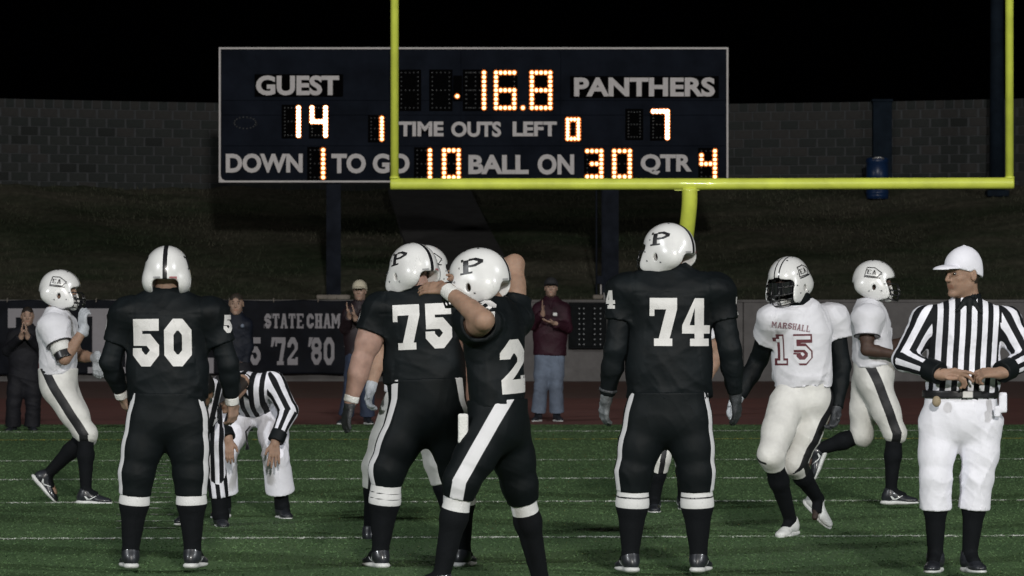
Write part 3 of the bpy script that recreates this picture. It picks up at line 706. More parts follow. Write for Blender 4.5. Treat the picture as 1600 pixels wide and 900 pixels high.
        F.ell(P(0,-.014,.020), np.array((.077,.097,.09))*sc, Mx, k=0, sub=True)
        for s_ in (-1,1): F.ell(P(s_*.09,-.006,-.012), np.array((.03,.024,.034))*sc, Mx, k=.01, sub=True)
        F.ell(P(0,-.014,.136+.021*tall), np.array((.008,.008,.004))*sc, Mx, k=.006)
        o = s.finish(name, F, M[m], fold=dict(freq=30, amp=.001))
        G = SDF(lo, hi, h); G.ell(P(0,.098,.034), np.array((.072,.098,.024))*sc, Mx, k=0); G.ell(P(0,.09,.012), np.array((.095,.13,.030))*sc, Mx, k=.004, sub=True); G.ell(P(0,-.01,.03), np.array((.080,.100,.08))*sc, Mx, k=0, sub=True)
        s.finish('brim', G, M[m], parent=o); return o

# ================================================================ THE SETTING
def Zp(py, s): return CAM_Z + (HOR-py)/s
def Xp(px, s): return (px-800)/s
def Yd(py): return CAM_Z*F_PX/(py-HOR)
def turf_mat():
    m, t, b = new_mat('turf'); b.inputs['Roughness'].default_value = .75; b.inputs['Specular IOR Level'].default_value = .25
    tc = t.nodes.new('ShaderNodeTexCoord')
    def noise(sc, det, st=(1,1,1)):
        mp = t.nodes.new('ShaderNodeMapping'); mp.inputs['Scale'].default_value = st; t.links.new(tc.outputs['Object'], mp.inputs[0])
        n = t.nodes.new('ShaderNodeTexNoise'); n.inputs['Scale'].default_value = sc; n.inputs['Detail'].default_value = det; n.inputs['Roughness'].default_value = .7
        t.links.new(mp.outputs[0], n.inputs['Vector']); return n.outputs['Fac']
    def ramp(a, e0, e1, c0, c1):
        r = t.nodes.new('ShaderNodeValToRGB'); r.color_ramp.elements[0].position = e0; r.color_ramp.elements[1].position = e1
        r.color_ramp.elements[0].color = (*c0,1); r.color_ramp.elements[1].color = (*c1,1); t.links.new(a, r.inputs[0]); return r.outputs[0]
    fine = ramp(noise(24, 3, (1.6,.22,1)), .32, .68, (.058,.112,.046), (.095,.165,.072))
    big = ramp(noise(.9, 4, (1,.35,1)), .3, .7, (.72,.76,.72), (1.2,1.15,1.12))
    mx = t.nodes.new('ShaderNodeMix'); mx.data_type = 'RGBA'; mx.blend_type = 'MULTIPLY'; mx.inputs[0].default_value = 1
    t.links.new(fine, mx.inputs[6]); t.links.new(big, mx.inputs[7]); t.links.new(mx.outputs[2], b.inputs['Base Color'])
    bp = t.nodes.new('ShaderNodeBump'); bp.inputs['Strength'].default_value = .8; bp.inputs['Distance'].default_value = .02
    t.links.new(noise(30, 3, (1.5,.3,1)), bp.inputs['Height']); t.links.new(bp.outputs[0], b.inputs['Normal']); return m
def paint_mat(name, col, thr=.44):
    """field paint worn through in flecks so that the turf shows"""
    m, t, b = new_mat(name); b.inputs['Roughness'].default_value = .8
    tc = t.nodes.new('ShaderNodeTexCoord'); n = t.nodes.new('ShaderNodeTexNoise'); mp = t.nodes.new('ShaderNodeMapping'); mp.inputs['Scale'].default_value = (1,.35,1)
    t.links.new(tc.outputs['Object'], mp.inputs[0]); t.links.new(mp.outputs[0], n.inputs['Vector']); n.inputs['Scale'].default_value = 14; n.inputs['Detail'].default_value = 6; n.inputs['Roughness'].default_value = .75
    r = t.nodes.new('ShaderNodeValToRGB'); r.color_ramp.elements[0].position = thr-.05; r.color_ramp.elements[1].position = thr+.08
    r.color_ramp.elements[0].color = (.075,.136,.056,1); r.color_ramp.elements[1].color = (*col,1); t.links.new(n.outputs['Fac'], r.inputs[0]); t.links.new(r.outputs[0], b.inputs['Base Color'])
    return m
def sheet(name, poly, z, m, kind='structure', parent=None):
    b = MB(); b.add([(x,y,z) for x,y in poly], [tuple(range(len(poly)))]); o = b.obj(name, m, parent)
    if kind: o['kind'] = kind
    return o
turf = turf_mat()
g_mat = mat('dark_earth', (.03,.03,.025), .95)
sheet('ground', [(-400,-250),(400,-250),(400,600),(-400,600)], -.03, g_mat)
track = mat('red_track', (.120,.034,.026), .9, var=.18, vscale=1.2, bump=.4, bscale=40)
track2 = mat('brown_track', (.095,.046,.038), .9, var=.15, vscale=1.2, bump=.4, bscale=40)
TE = 52.6
sheet('track', [(-60,-60),(60,-60),(60,68.0),(-60,68.0)], -.012, track)
sheet('runway', [(-60,68.0),(60,68.0),(60,83.05),(-60,83.05)], -.012, track2)
b = MB(); b.add([(-30,-30,0),(30,-30,0),(30,TE-.0,0),(-30,TE,0),(-30,-30,-.03),(30,-30,-.03),(30,TE,-.03),(-30,TE,-.03)], [(0,1,2,3),(3,2,6,7),(0,3,7,4),(2,1,5,6)])
o = b.obj('turf', turf); o['kind'] = 'structure'
SK = .055
# fibres of the artificial turf (uncountable), thinned where paint lies
rb = np.random.RandomState(5); nb = 210000
by = np.sqrt(rb.rand(nb)*(52.5**2-21.5**2)+21.5**2); bx = (rb.rand(nb)*2-1)*(by*.10+2.2)
def blades(x, y, h0, h1, seed):
    r_ = np.random.RandomState(seed); n = len(x); a = r_.rand(n)*6.28; w_ = .004+.004*r_.rand(n); h = h0+(h1-h0)*r_.rand(n)**1.3; z = np.zeros(n)
    q = np.empty((n,3,3)); q[:,0] = np.stack([x-np.cos(a)*w_, y-np.sin(a)*w_, z],1); q[:,1] = np.stack([x+np.cos(a)*w_, y+np.sin(a)*w_, z],1); q[:,2] = np.stack([x+r_.normal(size=n)*.008, y+r_.normal(size=n)*.008, h],1)
    return q.reshape(-1,3), np.arange(n*3).reshape(-1,3)
LINES = ((719,.13,0),(748,.12,0),(784,.11,0),(840,.11,0),(674,.18,0),(686.5,.16,1))
keep = np.ones(nb, bool)
for q_, w_, _ in LINES: keep &= ~(np.abs(by-SK*bx-Yd(q_)) < w_/2)
v_, f_ = blades(bx[keep], by[keep], .003, .010, 8)
o = mobj('turf_fibres', amesh('turf_fibres', v_, f_, turf, False)); o['kind'] = 'stuff'; o['label'] = 'short green blades of the playing field standing between the painted lines'; o['category'] = 'grass'
white_paint = paint_mat('white_field_paint', (.56,.58,.54), .50); yellow_paint = paint_mat('yellow_field_paint', (.50,.43,.06), .5)
for col_ in (0, 1):
    vs_, fs_, k_ = [], [], 0
    for q_, w_, c_ in LINES:
        if c_ != col_: continue
        n_ = 9000 if not c_ else 3500; x_ = (rb.rand(n_)*2-1)*Yd(q_)*.15; y_ = Yd(q_)+SK*x_+(rb.rand(n_)-.5)*w_*1.05
        a_, b_ = blades(x_, y_, .003, .011, int(q_)); vs_.append(a_); fs_.append(b_+k_); k_ += len(a_)
    o = mobj('painted_fibres', amesh('painted_fibres', np.concatenate(vs_), np.concatenate(fs_), (white_paint, yellow_paint)[col_], False)); o['kind'] = 'stuff'; o['category'] = 'field marking'
    o['label'] = ('white painted turf blades forming the lines across the pitch', 'yellow painted turf blades forming the faint line near the end of the pitch')[col_]
# white lines across the pitch, slightly skewed to the view
def line(y, x0, x1, wd, m, z=.004, name='yard_line'):
    q = [(x, y + SK*x + dy) for x, dy in ((x0,-wd/2),(x1,-wd/2),(x1,wd/2),(x0,wd/2))]
    return sheet(name, q, z, m)
for py in (719, 748, 784): line(Yd(py), -24, 24, .11, white_paint)
for py in (840,): line(Yd(py), -24, 24, .11, white_paint)
line(Yd(674), -24, 24, .18, white_paint, name='end_line')
line(Yd(686.5), -24, 24, .18, yellow_paint, name='yellow_line')
line(Yd(733.5), 2.6, 3.55, .13, white_paint, name='conversion_mark')
# one-yard hash ticks
ys = [Yd(784)-.914*k for k in (4,3,2,1)] + [Yd(748) - (Yd(748)-Yd(784))/5*k for k in (1,2,3,4)] + [Yd(719) - (Yd(719)-Yd(748))/5*k for k in (1,2,3,4)]
for yy in ys:
    hx = -2.55 - .085*(yy-31.8); line(yy, hx-.40, hx, .10, white_paint, name='hash_mark')
b = MB()
# -- low retaining wall round the track end
conc = mat('concrete', (.19,.185,.188), .9, var=.18, vscale=3, bump=.4, bscale=30)
conc_l = mat('pale_concrete', (.30,.27,.24), .9, var=.25, vscale=4, bump=.4, bscale=30)
WS = F_PX/83.2
wall = thing('retaining_wall', 'low grey concrete wall between the red track and the grass bank', 'wall', (0,83.2,0))
def wl(px): return Xp(px, WS)
xs = list(np.linspace(-36.57, 36.57, 33))
for a, c in zip(xs[:-1], xs[1:]):
    MB().box((a+.006, 0, -.02), (c-.006, .22, 1.545), .012).obj('panel', conc, wall)
MB().box((-36.57,-.012,1.547), (36.57,.235,1.60), .01).obj('coping', conc, wall)
# -- berm
def dist(x): return 95.4 - .024*min(abs(x), 14)**2          # distance of the curved block wall
def zb(y, x=0):                              # height of the bank: rises from the low wall to the block wall
    t_ = (y-83.4)/(dist(x)-83.4)
    return float(np.interp(t_, [0, .066, .55, 1, 1.15], [1.53, 1.66, 3.02, 4.13, 4.15]))
berm_m, t, bb = new_mat('bank_grass'); bb.inputs['Roughness'].default_value = 1.0; bb.inputs['Specular IOR Level'].default_value = .1
tc = t.nodes.new('ShaderNodeTexCoord')
def nz(sc, det, st):
    mp = t.nodes.new('ShaderNodeMapping'); mp.inputs['Scale'].default_value = st; t.links.new(tc.outputs['Object'], mp.inputs[0])
    n = t.nodes.new('ShaderNodeTexNoise'); n.inputs['Scale'].default_value = sc; n.inputs['Detail'].default_value = det; n.inputs['Roughness'].default_value = .7; t.links.new(mp.outputs[0], n.inputs['Vector']); return n.outputs['Fac']
rr = t.nodes.new('ShaderNodeValToRGB'); e = rr.color_ramp.elements; e[0].position = .35; e[0].color = (.044,.062,.036,1); e[1].position = .62; e[1].color = (.112,.106,.082,1)
t.links.new(nz(.55, 6, (.35,1,1)), rr.inputs[0])
r2 = t.nodes.new('ShaderNodeValToRGB'); e = r2.color_ramp.elements; e[0].position = .3; e[0].color = (.6,.6,.6,1); e[1].position = .7; e[1].color = (1.25,1.25,1.25,1)
t.links.new(nz(9, 5, (1,.5,.5)), r2.inputs[0])
mx = t.nodes.new('ShaderNodeMix'); mx.data_type = 'RGBA'; mx.blend_type = 'MULTIPLY'; mx.inputs[0].default_value = 1
t.links.new(rr.outputs[0], mx.inputs[6]); t.links.new(r2.outputs[0], mx.inputs[7]); t.links.new(mx.outputs[2], bb.inputs['Base Color'])
nx, ny = 420, 120; X = np.linspace(-36.5, 36.5, nx); Yv = np.linspace(83.42, 97, ny); vv = []
rg = np.random.RandomState(3); ph = rg.uniform(0, 6, 12)
for y in Yv:
    for x in X:
        d = .035*math.sin(x*1.3+ph[0]+y*.4)+.025*math.sin(x*3.1+y*1.7+ph[1])+.02*math.sin(y*2.3-x*.9+ph[2])+rg.normal()*.012
        vv.append((x, y, zb(y,x)+d*min(1,(y-83.4)/1.5)))
idx = np.arange(nx*ny).reshape(ny, nx); qq = np.stack([idx[:-1,:-1], idx[:-1,1:], idx[1:,1:], idx[1:,:-1]], -1).reshape(-1,4)
o = mobj('grass_bank', amesh('grass_bank', vv, qq, berm_m)); o['kind'] = 'structure'
# tufts of dry grass along the bank (uncountable)
tv, tf = [], []
for _ in range(42000):
    x = rg.uniform(-23, 23); y = 83.45 + (dist(x)-83.6)*rg.rand()**.9; z = zb(y,x)-.01; hgt = rg.uniform(.03,.11); a = rg.uniform(0, 6.28); wdt = .012; dx, dy = math.cos(a)*wdt, math.sin(a)*wdt; k = len(tv)
    tv += [(x-dx,y-dy,z),(x+dx,y+dy,z),(x+rg.normal()*.03,y+rg.normal()*.03,z+hgt)]; tf.append((k,k+1,k+2))
o = mobj('grass_tufts', amesh('grass_tufts', tv, tf, berm_m, False)); o['kind'] = 'stuff'; o['label'] = 'short dry grass tufts covering the dark bank behind the wall'; o['category'] = 'grass'
# path up the bank
def on_bank(px, py):   # photo point -> point on the bank surface
    best = None
    for y in np.linspace(83.5, 96, 600):
        z = zb(y,(px-800)*y/F_PX); yy = HOR-(z-CAM_Z)*F_PX/y
        if best is None or abs(yy-py) < best[0]: best = (abs(yy-py), y, z)
    _, y, z = best; return ((px-800)*y/F_PX, y, z)
pm = mat('path_asphalt', (.075,.075,.078), .95, var=.2, vscale=3, bump=.4, bscale=30)
L_ = [on_bank(660,466), on_bank(640,405), on_bank(628,370), on_bank(613,322), on_bank(606,300)]; R_ = [on_bank(818,466), on_bank(787,405), on_bank(768,370), on_bank(744,322), on_bank(734,300)]
v = []; f = []
for a, c in zip(L_, R_): v += [(a[0],a[1],a[2]+.10),(c[0],c[1],c[2]+.10),(a[0],a[1],a[2]-.1),(c[0],c[1],c[2]-.1)]
for i in range(len(L_)-1):
    k = 4*i; f += [(k,k+1,k+5,k+4),(k+2,k,k+4,k+6),(k+1,k+3,k+7,k+5)]
f.append((2,3,1,0)); o = MB().add(v, f).obj('path', pm); o['kind'] = 'structure'
# -- block wall at the top of the bank (gently curved)
bw_mats = [mat('block_%s' % n, c, .95, var=.16, vscale=5, bump=.5, bscale=30) for n, c in (('dark',(.032,.038,.038)),('mid',(.037,.042,.042)),('warm',(.047,.047,.047)),('black',(.024,.028,.028)))]
mortar = mat('mortar', (.070,.076,.083), .95, var=.15)
bwall = thing('block_wall', 'dark concrete block wall running along the top of the grass bank', 'wall', (0,0,0))
BW, BH, TOPZ = .406, .2015, 6.04
# backing, mortar coloured
bv, bf = [], []
Xs = np.linspace(-36.5, 36.5, 185)
for x in Xs:
    y = dist(x)+.018
    bv += [(x,y,3.6),(x,y,TOPZ-.01),(x,y+.28,TOPZ-.01),(x,y+.28,3.6)]
for i in range(len(Xs)-1):
    k = 4*i; bf += [(k,k+4,k+5,k+1),(k+1,k+5,k+6,k+2),(k+2,k+6,k+7,k+3)]
MB().add(bv, bf).obj('backing', mortar, bwall)
blk = {}
def block_mesh(wd, mi):
    key = (wd, mi)
    if key not in blk:
        bm_ = MB(); bm_.box((-wd/2+.009,0,.008), (wd/2-.009,.10,BH-.010), .006); blk[key] = bm_.mesh('block', bw_mats[mi])
    return blk[key]
rest = [MB() for _ in range(4)]; cand = []
rw = random.Random(11)
for row in range(12):
    z = TOPZ - BH*(row+1); wd = BW/2 if row == 0 else BW
    n = int(72/wd); off = (BW/2 if row % 2 else 0)
    for i in range(n+1):
        x = -36 + wd*i + off
        rr_ = rw.random()
        mi = 2 if row == 1 else ((0 if i%2 else 2) if row == 0 else (3 if rr_ < .05 else 0 if rr_ < .5 else 1 if rr_ < .88 else 2))
        if x > 3 and row and rr_ > .55: mi = 2
        y = dist(x); ppx = 800 + x*F_PX/y; ppy = HOR-(z+.1-CAM_Z)*F_PX/y
        vis = (-5 < ppx < 338 or 1142 < ppx < 1605) and ppy < 300
        cand.append((not vis, row, x, y, z, wd, mi, rw.uniform(-.006,.006)))
cand.sort(key=lambda c: (c[0], c[5] < .3, c[1]))
for k, (hid, row, x, y, z, wd, mi, jy) in enumerate(cand):
    ang = math.atan(-.048*x) if abs(x) < 14 else 0
    if k < 299 and not hid:
        o = mobj('block', block_mesh(wd, mi), bwall); o.location = (x, y-.0+jy, z); o.rotation_euler = (0,0,ang)
    else:
        c_, s_ = math.cos(ang), math.sin(ang); b2 = MB(); b2.box((-wd/2+.009,0,.008), (wd/2-.009,.10,BH-.010))
        rest[mi].add([(x+p[0]*c_-p[1]*s_, y+jy+p[0]*s_+p[1]*c_, z+p[2]) for p in b2.v], b2.f)
for i, r_ in enumerate(rest):
    if r_.v: o = r_.obj('blockwork', bw_mats[i], bwall); o['kind'] = 'stuff'
# pilaster, drum, pole on the right of the wall
navy_p = mat('dark_blue_paint', (.012,.020,.032), .8, var=.3, vscale=4, spec=.1)
sp = F_PX/93.9; _top = Zp(160, sp)
pil = thing('pilaster', 'dark painted pier standing against the block wall behind the blue drum', 'pillar', (Xp(1377,sp), 93.55, 0))
MB().box((-.21,0,3.7), (.21,.42,_top), .01).obj('shaft', navy_p, pil); MB().box((-.235,-.02,_top+.002), (.235,.44,(_top+.06)), .01).obj('cap', navy_p, pil)
drum_m = mat('blue_plastic', (.010,.035,.11), .35, var=.15, vscale=6)
dr = thing('blue_drum', 'blue barrel-shaped bin standing below the block wall, behind the crossbar', 'bin', (Xp(1371,F_PX/92.6), 92.6, zb(92.6,7.9)))
zt = Zp(250, F_PX/92.6)-zb(92.6,7.9)
prof = [(.0,.02),(.24,.02),(.235,.0),(.245,.12),(.262,.14),(.245,.16),(.25,zt*.5),(.265,zt*.5+.02),(.25,zt*.5+.04),(.245,zt-.06),(.262,zt-.04),(.25,zt)]
v = []; f = []; n = 20
for r_, z in prof: v += [(r_*math.cos(2*math.pi*k/n), r_*math.sin(2*math.pi*k/n), z) for k in range(n)]
for i in range(len(prof)-1): f += [(i*n+k, i*n+(k+1)%n, (i+1)*n+(k+1)%n, (i+1)*n+k) for k in range(n)]
MB().add(v, f).obj('barrel', drum_m, dr, smooth=True)
b = MB(); b.tube([(0,0,zt),(0,0,zt+.05)], [.262,.22], 20); b.obj('lid', drum_m, dr, smooth=True)
MB().tube([(-.12,-.2,zt+.02),(-.05,-.24,zt+.045),(.05,-.24,zt+.045),(.12,-.2,zt+.02)], .022, 8).obj('handle', mat('pale_metal',(.6,.6,.62),.3,metal=.6), dr, smooth=True)
lp = thing('light_pole', 'tall dark steel pole just left of the right goal upright, in front of the wall', 'pole', (Xp(1558,F_PX/91.8), 91.8, zb(92.0,10.7)-.1))
MB().tube([(0,0,0),(0,0,3),(0,0,14)], [.17,.15,.11], 14).obj('shaft', navy_p, lp, smooth=True)
MB().box((-.24,-.24,.0), (.24,.24,.14), .02).obj('base_plate', navy_p, lp)

# -- banner on the wall
vinyl = mat('black_vinyl', (.010,.012,.018), .6, var=.4, vscale=2.2, bump=.12, bscale=8, spec=.10)
cream_print = mat('banner_print', (.40,.39,.43), .6, var=.05)
ban = thing('banner', 'long black vinyl banner with pale block lettering hung over the low wall', 'banner', (0,83.05,0))
bx0, bx1 = wl(-60), wl(640); bz0, bz1 = Zp(584.5,WS), Zp(470.5,WS)+.03
nx, nz_ = 220, 34; vv = []
for j in range(nz_+1):
    for i in range(nx+1):
        x = bx0 + (bx1-bx0)*i/nx; z = bz0 + (bz1-bz0)*j/nz_; t_ = 1-j/nz_
        a = .022*abs(math.sin(x*1.9+z*2.1))**3 + .018*abs(math.sin(x*3.3-z*3.4+1))**5 + .010*math.sin(x*7+z*4)
        z2 = z - .025*abs(math.sin((x-bx0)*math.pi/1.35))*(j/nz_) + .012*math.sin(x*2.7)*t_
        vv.append((x, -.02-a*(.25+t_), z2))
idx = np.arange((nx+1)*(nz_+1)).reshape(nz_+1, nx+1); qq = np.stack([idx[:-1,:-1], idx[:-1,1:], idx[1:,1:], idx[1:,:-1]], -1).reshape(-1,4)
bo = mobj('sheet', amesh('sheet', vv, qq, vinyl), ban); md = bo.modifiers.new('thickness', 'SOLIDIFY'); md.thickness = .004; md.offset = -1
BB = bvh_of(bo.data)
def ban_text(txt, x0, x1, y0, y1, gap, st=.2):
    cx, cz = wl((x0+x1)/2), Zp((y0+y1)/2, WS); w_, h_ = (x1-x0)/WS, (y1-y0)/WS
    decal('lettering', text_quads(txt, w_, h_, gap, st), (cx,-.5,cz), (1,0,0), (0,0,1), cream_print, ban, BB, (0,1,0), off=.004, maxlen=.06)
ban_text('STATE', 414, 475, 490, 513, .14, .25); ban_text('CHAM', 480, 533, 490, 513, .12, .25)
ban_text('5', 391, 408, 527, 570, .1, .22); ban_text("'", 419, 432, 527, 570, .1); ban_text('72', 431, 466, 527, 570, .14, .22)
ban_text("'", 477, 490, 527, 570, .1); ban_text('80', 487, 523, 527, 570, .14, .22); ban_text("'", 533, 546, 527, 570, .1)
for tx, a, c in (('T',14,106),('H',141,229),('E',246,335)): ban_text(tx, a, c, 482, 588-2, 0, .22)
for i in range(11): 
    x = bx0+.05+i*(bx1-bx0-.1)/10; MB().tube([(x,-.055,bz1-.05),(x,-.03,bz1+.02),(x,.16,bz1+.025)], .009, 6).obj('rope', conc_l, ban)
# -- dark padded panel and pipe on the wall
pan = thing('equipment_panel', 'dark bolted panel fixed to the grey wall right of the man in jeans', 'panel', (wl(918),83.1,0))
pw = 30/WS; dk = mat('panel_black', (.010,.012,.014), .7, var=.3, spec=.1)
MB().box((-pw,-.02,Zp(545,WS)), (pw,.09,Zp(473,WS)), .012).obj('casing', dk, pan)
for i in range(3):
    MB().box((-pw+.04+i*(2*pw-.08)/3+.01,-.034,Zp(541,WS)), (-pw+.04+(i+1)*(2*pw-.08)/3-.01,-.021,Zp(477,WS)), .006).obj('door', dk, pan)
bolt = MB(); bolt.tube([(0,0,0),(0,-.03,0)], .014, 8); bme = bolt.mesh('bolt', mat('bolt_steel',(.12,.13,.14),.4,metal=.5))
for cx in (905, 912, 929, 938):
    for py in range(482, 541, 8): o = mobj('bolt', bme, pan); o.location = (wl(cx)-wl(918), -.034, Zp(py,WS))

# ---------------------------------------------------------------- scoreboard
SS = 78.3; SD = F_PX/SS
def sx(px): return Xp(px, SS)
def sz(py): return Zp(py, SS)
board_m = mat('board_navy', (.012,.016,.026), .8, var=.3, vscale=1.6, spec=.06)
frame_m = mat('board_frame', (.75,.73,.74), .5, var=.08)
plate_m = mat('plate_black', (.0025,.0025,.003), .9, var=.1, spec=.03)
letter_m = mat('board_letter', (.80,.78,.80), .7, var=.05)
post_m = mat('post_paint', (.016,.020,.030), .8, var=.35, vscale=3, spec=.1)
sb = thing('scoreboard', 'large dark scoreboard with lit bulb digits on two posts above the bank', 'scoreboard', (0, SD, 0))
bx0, bx1, bz0, bz1 = sx(342), sx(1138), sz(285), sz(74)
MB().box((bx0+.03,.02,bz0+.03), (bx1-.03,.35,bz1-.03)).obj('cabinet', board_m, sb)
fw = .036
MB().box((bx0,-.03,bz0),(bx0+fw,.36,bz1)).box((bx1-fw,-.03,bz0),(bx1,.36,bz1)).box((bx0+fw,-.03,bz0),(bx1-fw,.36,bz0+fw)).box((bx0+fw,-.03,bz1-fw),(bx1-fw,.36,bz1))\
  .add([(bx0+fw,-.029,bz0+fw),(bx0+fw+.09,-.029,bz0+fw),(bx0+fw+.03,-.029,bz0+fw+.03),(bx0+fw,-.029,bz0+fw+.09),(bx0+fw,.02,bz0+fw),(bx0+fw+.09,.02,bz0+fw),(bx0+fw+.03,.02,bz0+fw+.03),(bx0+fw,.02,bz0+fw+.09)],[(0,1,2),(0,2,3),(1,5,6,2),(2,6,7,3)]).obj('frame', frame_m, sb)
cols = [bx0+fw+.006, sx(608), sx(720), sx(876), bx1-fw-.006]; rows_ = [bz0+fw+.006, sz(228), sz(180), sz(157), bz1-fw-.006]
for i in range(4):
    for j in range(4):
        jj = random.Random(i*7+j).uniform(0,.004); MB().box((cols[i]+.004,-.004-jj,rows_[j]+.004),(cols[i+1]-.004,.018,rows_[j+1]-.004), .004).obj('panel', board_m, sb)
def plate(x0, x1, y0, y1, name='plate', y=-.022):
    return MB().box((sx(x0),y,sz(y1)),(sx(x1),-.0085,sz(y0))).obj(name, plate_m, sb)
plate(398,536,116,151); plate(891,1123,119,153)
def btext(txt, x0, x1, y0, y1, yoff=-.030):
    cu = bpy.data.curves.new('lettering', 'FONT'); cu.body = txt; cu.size = 1; cu.offset = .04; cu.extrude = .004; cu.space_character = 1.0; cu.resolution_u = 4
    o = bpy.data.objects.new('lettering', cu); COL.objects.link(o); bpy.context.view_layer.update()
    me = bpy.data.meshes.new_from_object(o.evaluated_get(bpy.context.evaluated_depsgraph_get())); bpy.data.objects.remove(o)
    co = np.empty(len(me.vertices)*3); me.vertices.foreach_get('co', co); co = co.reshape(-1,3); lo = co.min(0); hi = co.max(0)
    X0, X1, Z0, Z1 = sx(x0), sx(x1), sz(y1), sz(y0)
    nc = np.stack([X0+(co[:,0]-lo[0])/(hi[0]-lo[0])*(X1-X0), yoff - (co[:,2]-lo[2])*1.0, Z0+(co[:,1]-lo[1])/(hi[1]-lo[1])*(Z1-Z0)], 1)
    me.vertices.foreach_set('co', nc.ravel()); me.materials.clear(); me.materials.append(letter_m); me.update(); mobj('lettering', me, sb)
for a in (('GUEST',400,530,118,149),('PANTHERS',897,1117,121,151),('DOWN',353,473,240,270),('TO GO',518,640,240,271),('TIME',623,693,190,213),('OUTS',705,783,190,214),('LEFT',801,870,190,213),('BALL',732,826,242,272),('ON',840,897,241,273),('QTR',1001,1081,241,273)): btext(*a)
PAT = {'0': lambda c, r, C, Rr: c in (0,C-1) or r in (0,Rr-1), '1': lambda c, r, C, Rr: c == C-1,
       '8': lambda c, r, C, Rr: c in (0,C-1) or r in (0,Rr//2,Rr-1), '6': lambda c, r, C, Rr: c == 0 or r in (0,Rr//2,Rr-1) or (c == C-1 and r > Rr//2),
       '3': lambda c, r, C, Rr: c == C-1 or r in (0,Rr-1) or (r == Rr//2 and c > 0), '4': lambda c, r, C, Rr: c == C-1 or r == Rr//2+(0) or (c == 0 and 0 < r <= Rr//2) if Rr == 7 else (c == C-1 or r == Rr//2 or (c == 0 and r <= Rr//2)),
       '7': lambda c, r, C, Rr: r == 0 or c == C-1, ' ': lambda c, r, C, Rr: False, '.': lambda c, r, C, Rr: True}
def lamp_mat(n, c, st): return mat(n, (.8,.8,.8), .4, emis=(*c, st))
bulb_w = lamp_mat('bulb_lit_white', (1,.80,.55), 7.0); bulb_o = lamp_mat('bulb_lit_amber', (1,.56,.24), 4.6)
halo_orange = mat('bulb_halo_orange', (.85,.26,.05), .5, var=.1, emis=None); unlit = mat('bulb_unlit', (.07,.075,.08), .2, var=.2)  # painted halo: orange rings imitate the glow around lit bulbs
def dome(r, h=.6):
    v = [(0,-r*h,0)]; f = []; n = 8
    for k, (rr_, hh) in enumerate(((.7,.72),(1,0))): v += [(r*rr_*math.cos(2*math.pi*i/n), -r*h*hh, r*rr_*math.sin(2*math.pi*i/n)) for i in range(n)]
    for i in range(n): f += [(0,1+i,1+(i+1)%n),(1+i,9+i,9+(i+1)%n,1+(i+1)%n)]
    return v, f
def dome_mesh(name, r, m): v, f = dome(r); return MB().add(v, f).mesh(name, m, True)
def ring_mesh(r0, r1, m):
    n = 10; v = [(r0*math.cos(2*math.pi*i/n),0,r0*math.sin(2*math.pi*i/n)) for i in range(n)]+[(r1*math.cos(2*math.pi*i/n),-.014,r1*math.sin(2*math.pi*i/n)) for i in range(n)]
    return MB().add(v, [(i,(i+1)%n,n+(i+1)%n,n+i) for i in range(n)]).mesh('reflector', m, True)
bm_w, bm_o = dome_mesh('bulb', .041, bulb_w), dome_mesh('bulb', .034, bulb_o); ring = ring_mesh(.034,.060,halo_orange)
halos = MB(); un = MB(); ud, uf = dome(.018)
DIG = [(' ',627,653,113.5,168.5,5,9,0),(' ',675.5,702,113.5,168.5,5,9,0),(' ',729,743,113.5,168.5,5,9,0),('1',728+.0,756.3,113.5,168.5,5,9,0),('6',775,803.5,113.5,168.5,5,9,0),('8',831,859.7,113.5,168.5,5,9,0),
 ('1',445,466.5,168.5,211.5,5,9,1),('4',487.5,508.7,168.5,211.5,5,9,1),('1',580,596.6,184.6,217.4,4,7,0),('0',887,903.6,186.8,216.7,4,7,0),
 ('7',1020.6,1042.7,174,215,5,9,1),(' ',982,1000,175,214,5,9,0),('1',485,505,234.4,277,4,7,0),('1',652,671.8,235,277,4,7,0),('0',694,716.5,235,277,4,7,0),('3',917.6,939.5,236,276,4,7,0),('0',959.8,984,236,276,4,7,0),('4',1096,1117,236,276,4,7,0)]
pn = MB()
for ch, x0, x1, y0, y1, C, Rr, wh in DIG:
    x0_, x1_ = (x0, x1)
    MB_p = plate(x0_-5, x1_+5, y0-5, y1+5, 'digit_panel', y=-.0155 - (.0012 if ch == '1' else 0))
    for c in range(C):
        for r_ in range(Rr):
            x = x0+(x1-x0)*c/(C-1); y = y0+(y1-y0)*r_/(Rr-1)
            if PAT[ch](c, r_, C, Rr):
                o = mobj('bulb', bm_w if wh else bm_o, MB_p); o.location = (sx(x), -.024, sz(y)); halos.add([(a+sx(x), b_-.020, d+sz(y)) for a, b_, d in [tuple(q.co) for q in ring.vertices]], [tuple(p.vertices) for p in ring.polygons])
            elif (PAT['8'](c, r_, C, Rr)): un.add([(a+sx(x), b_-.0185, d+sz(y)) for a, b_, d in ud], uf)
pc = plate(708,722,118,158,'digit_panel')
for x, y in ((714.4,150.3),(817,168.5)):
    o = mobj('bulb', bm_o, pc); o.location = (sx(x), -.030, sz(y)); halos.add([(a+sx(x), b_-.024, d+sz(y)) for a, b_, d in [tuple(q.co) for q in ring.vertices]], [tuple(p.vertices) for p in ring.polygons])
for k in range(18):   # unlit oval of football-shaped possession lamps
    t_ = 2*math.pi*k/18; un.add([(a+sx(383+17*math.cos(t_)), b_-.009, d+sz(192-9*math.sin(t_))) for a, b_, d in ud], uf)
o = halos.obj('halo_rings', halo_orange, sb, smooth=True); o['kind'] = 'stuff'; o = un.obj('unlit_bulbs', unlit, sb, smooth=True); o['kind'] = 'stuff'
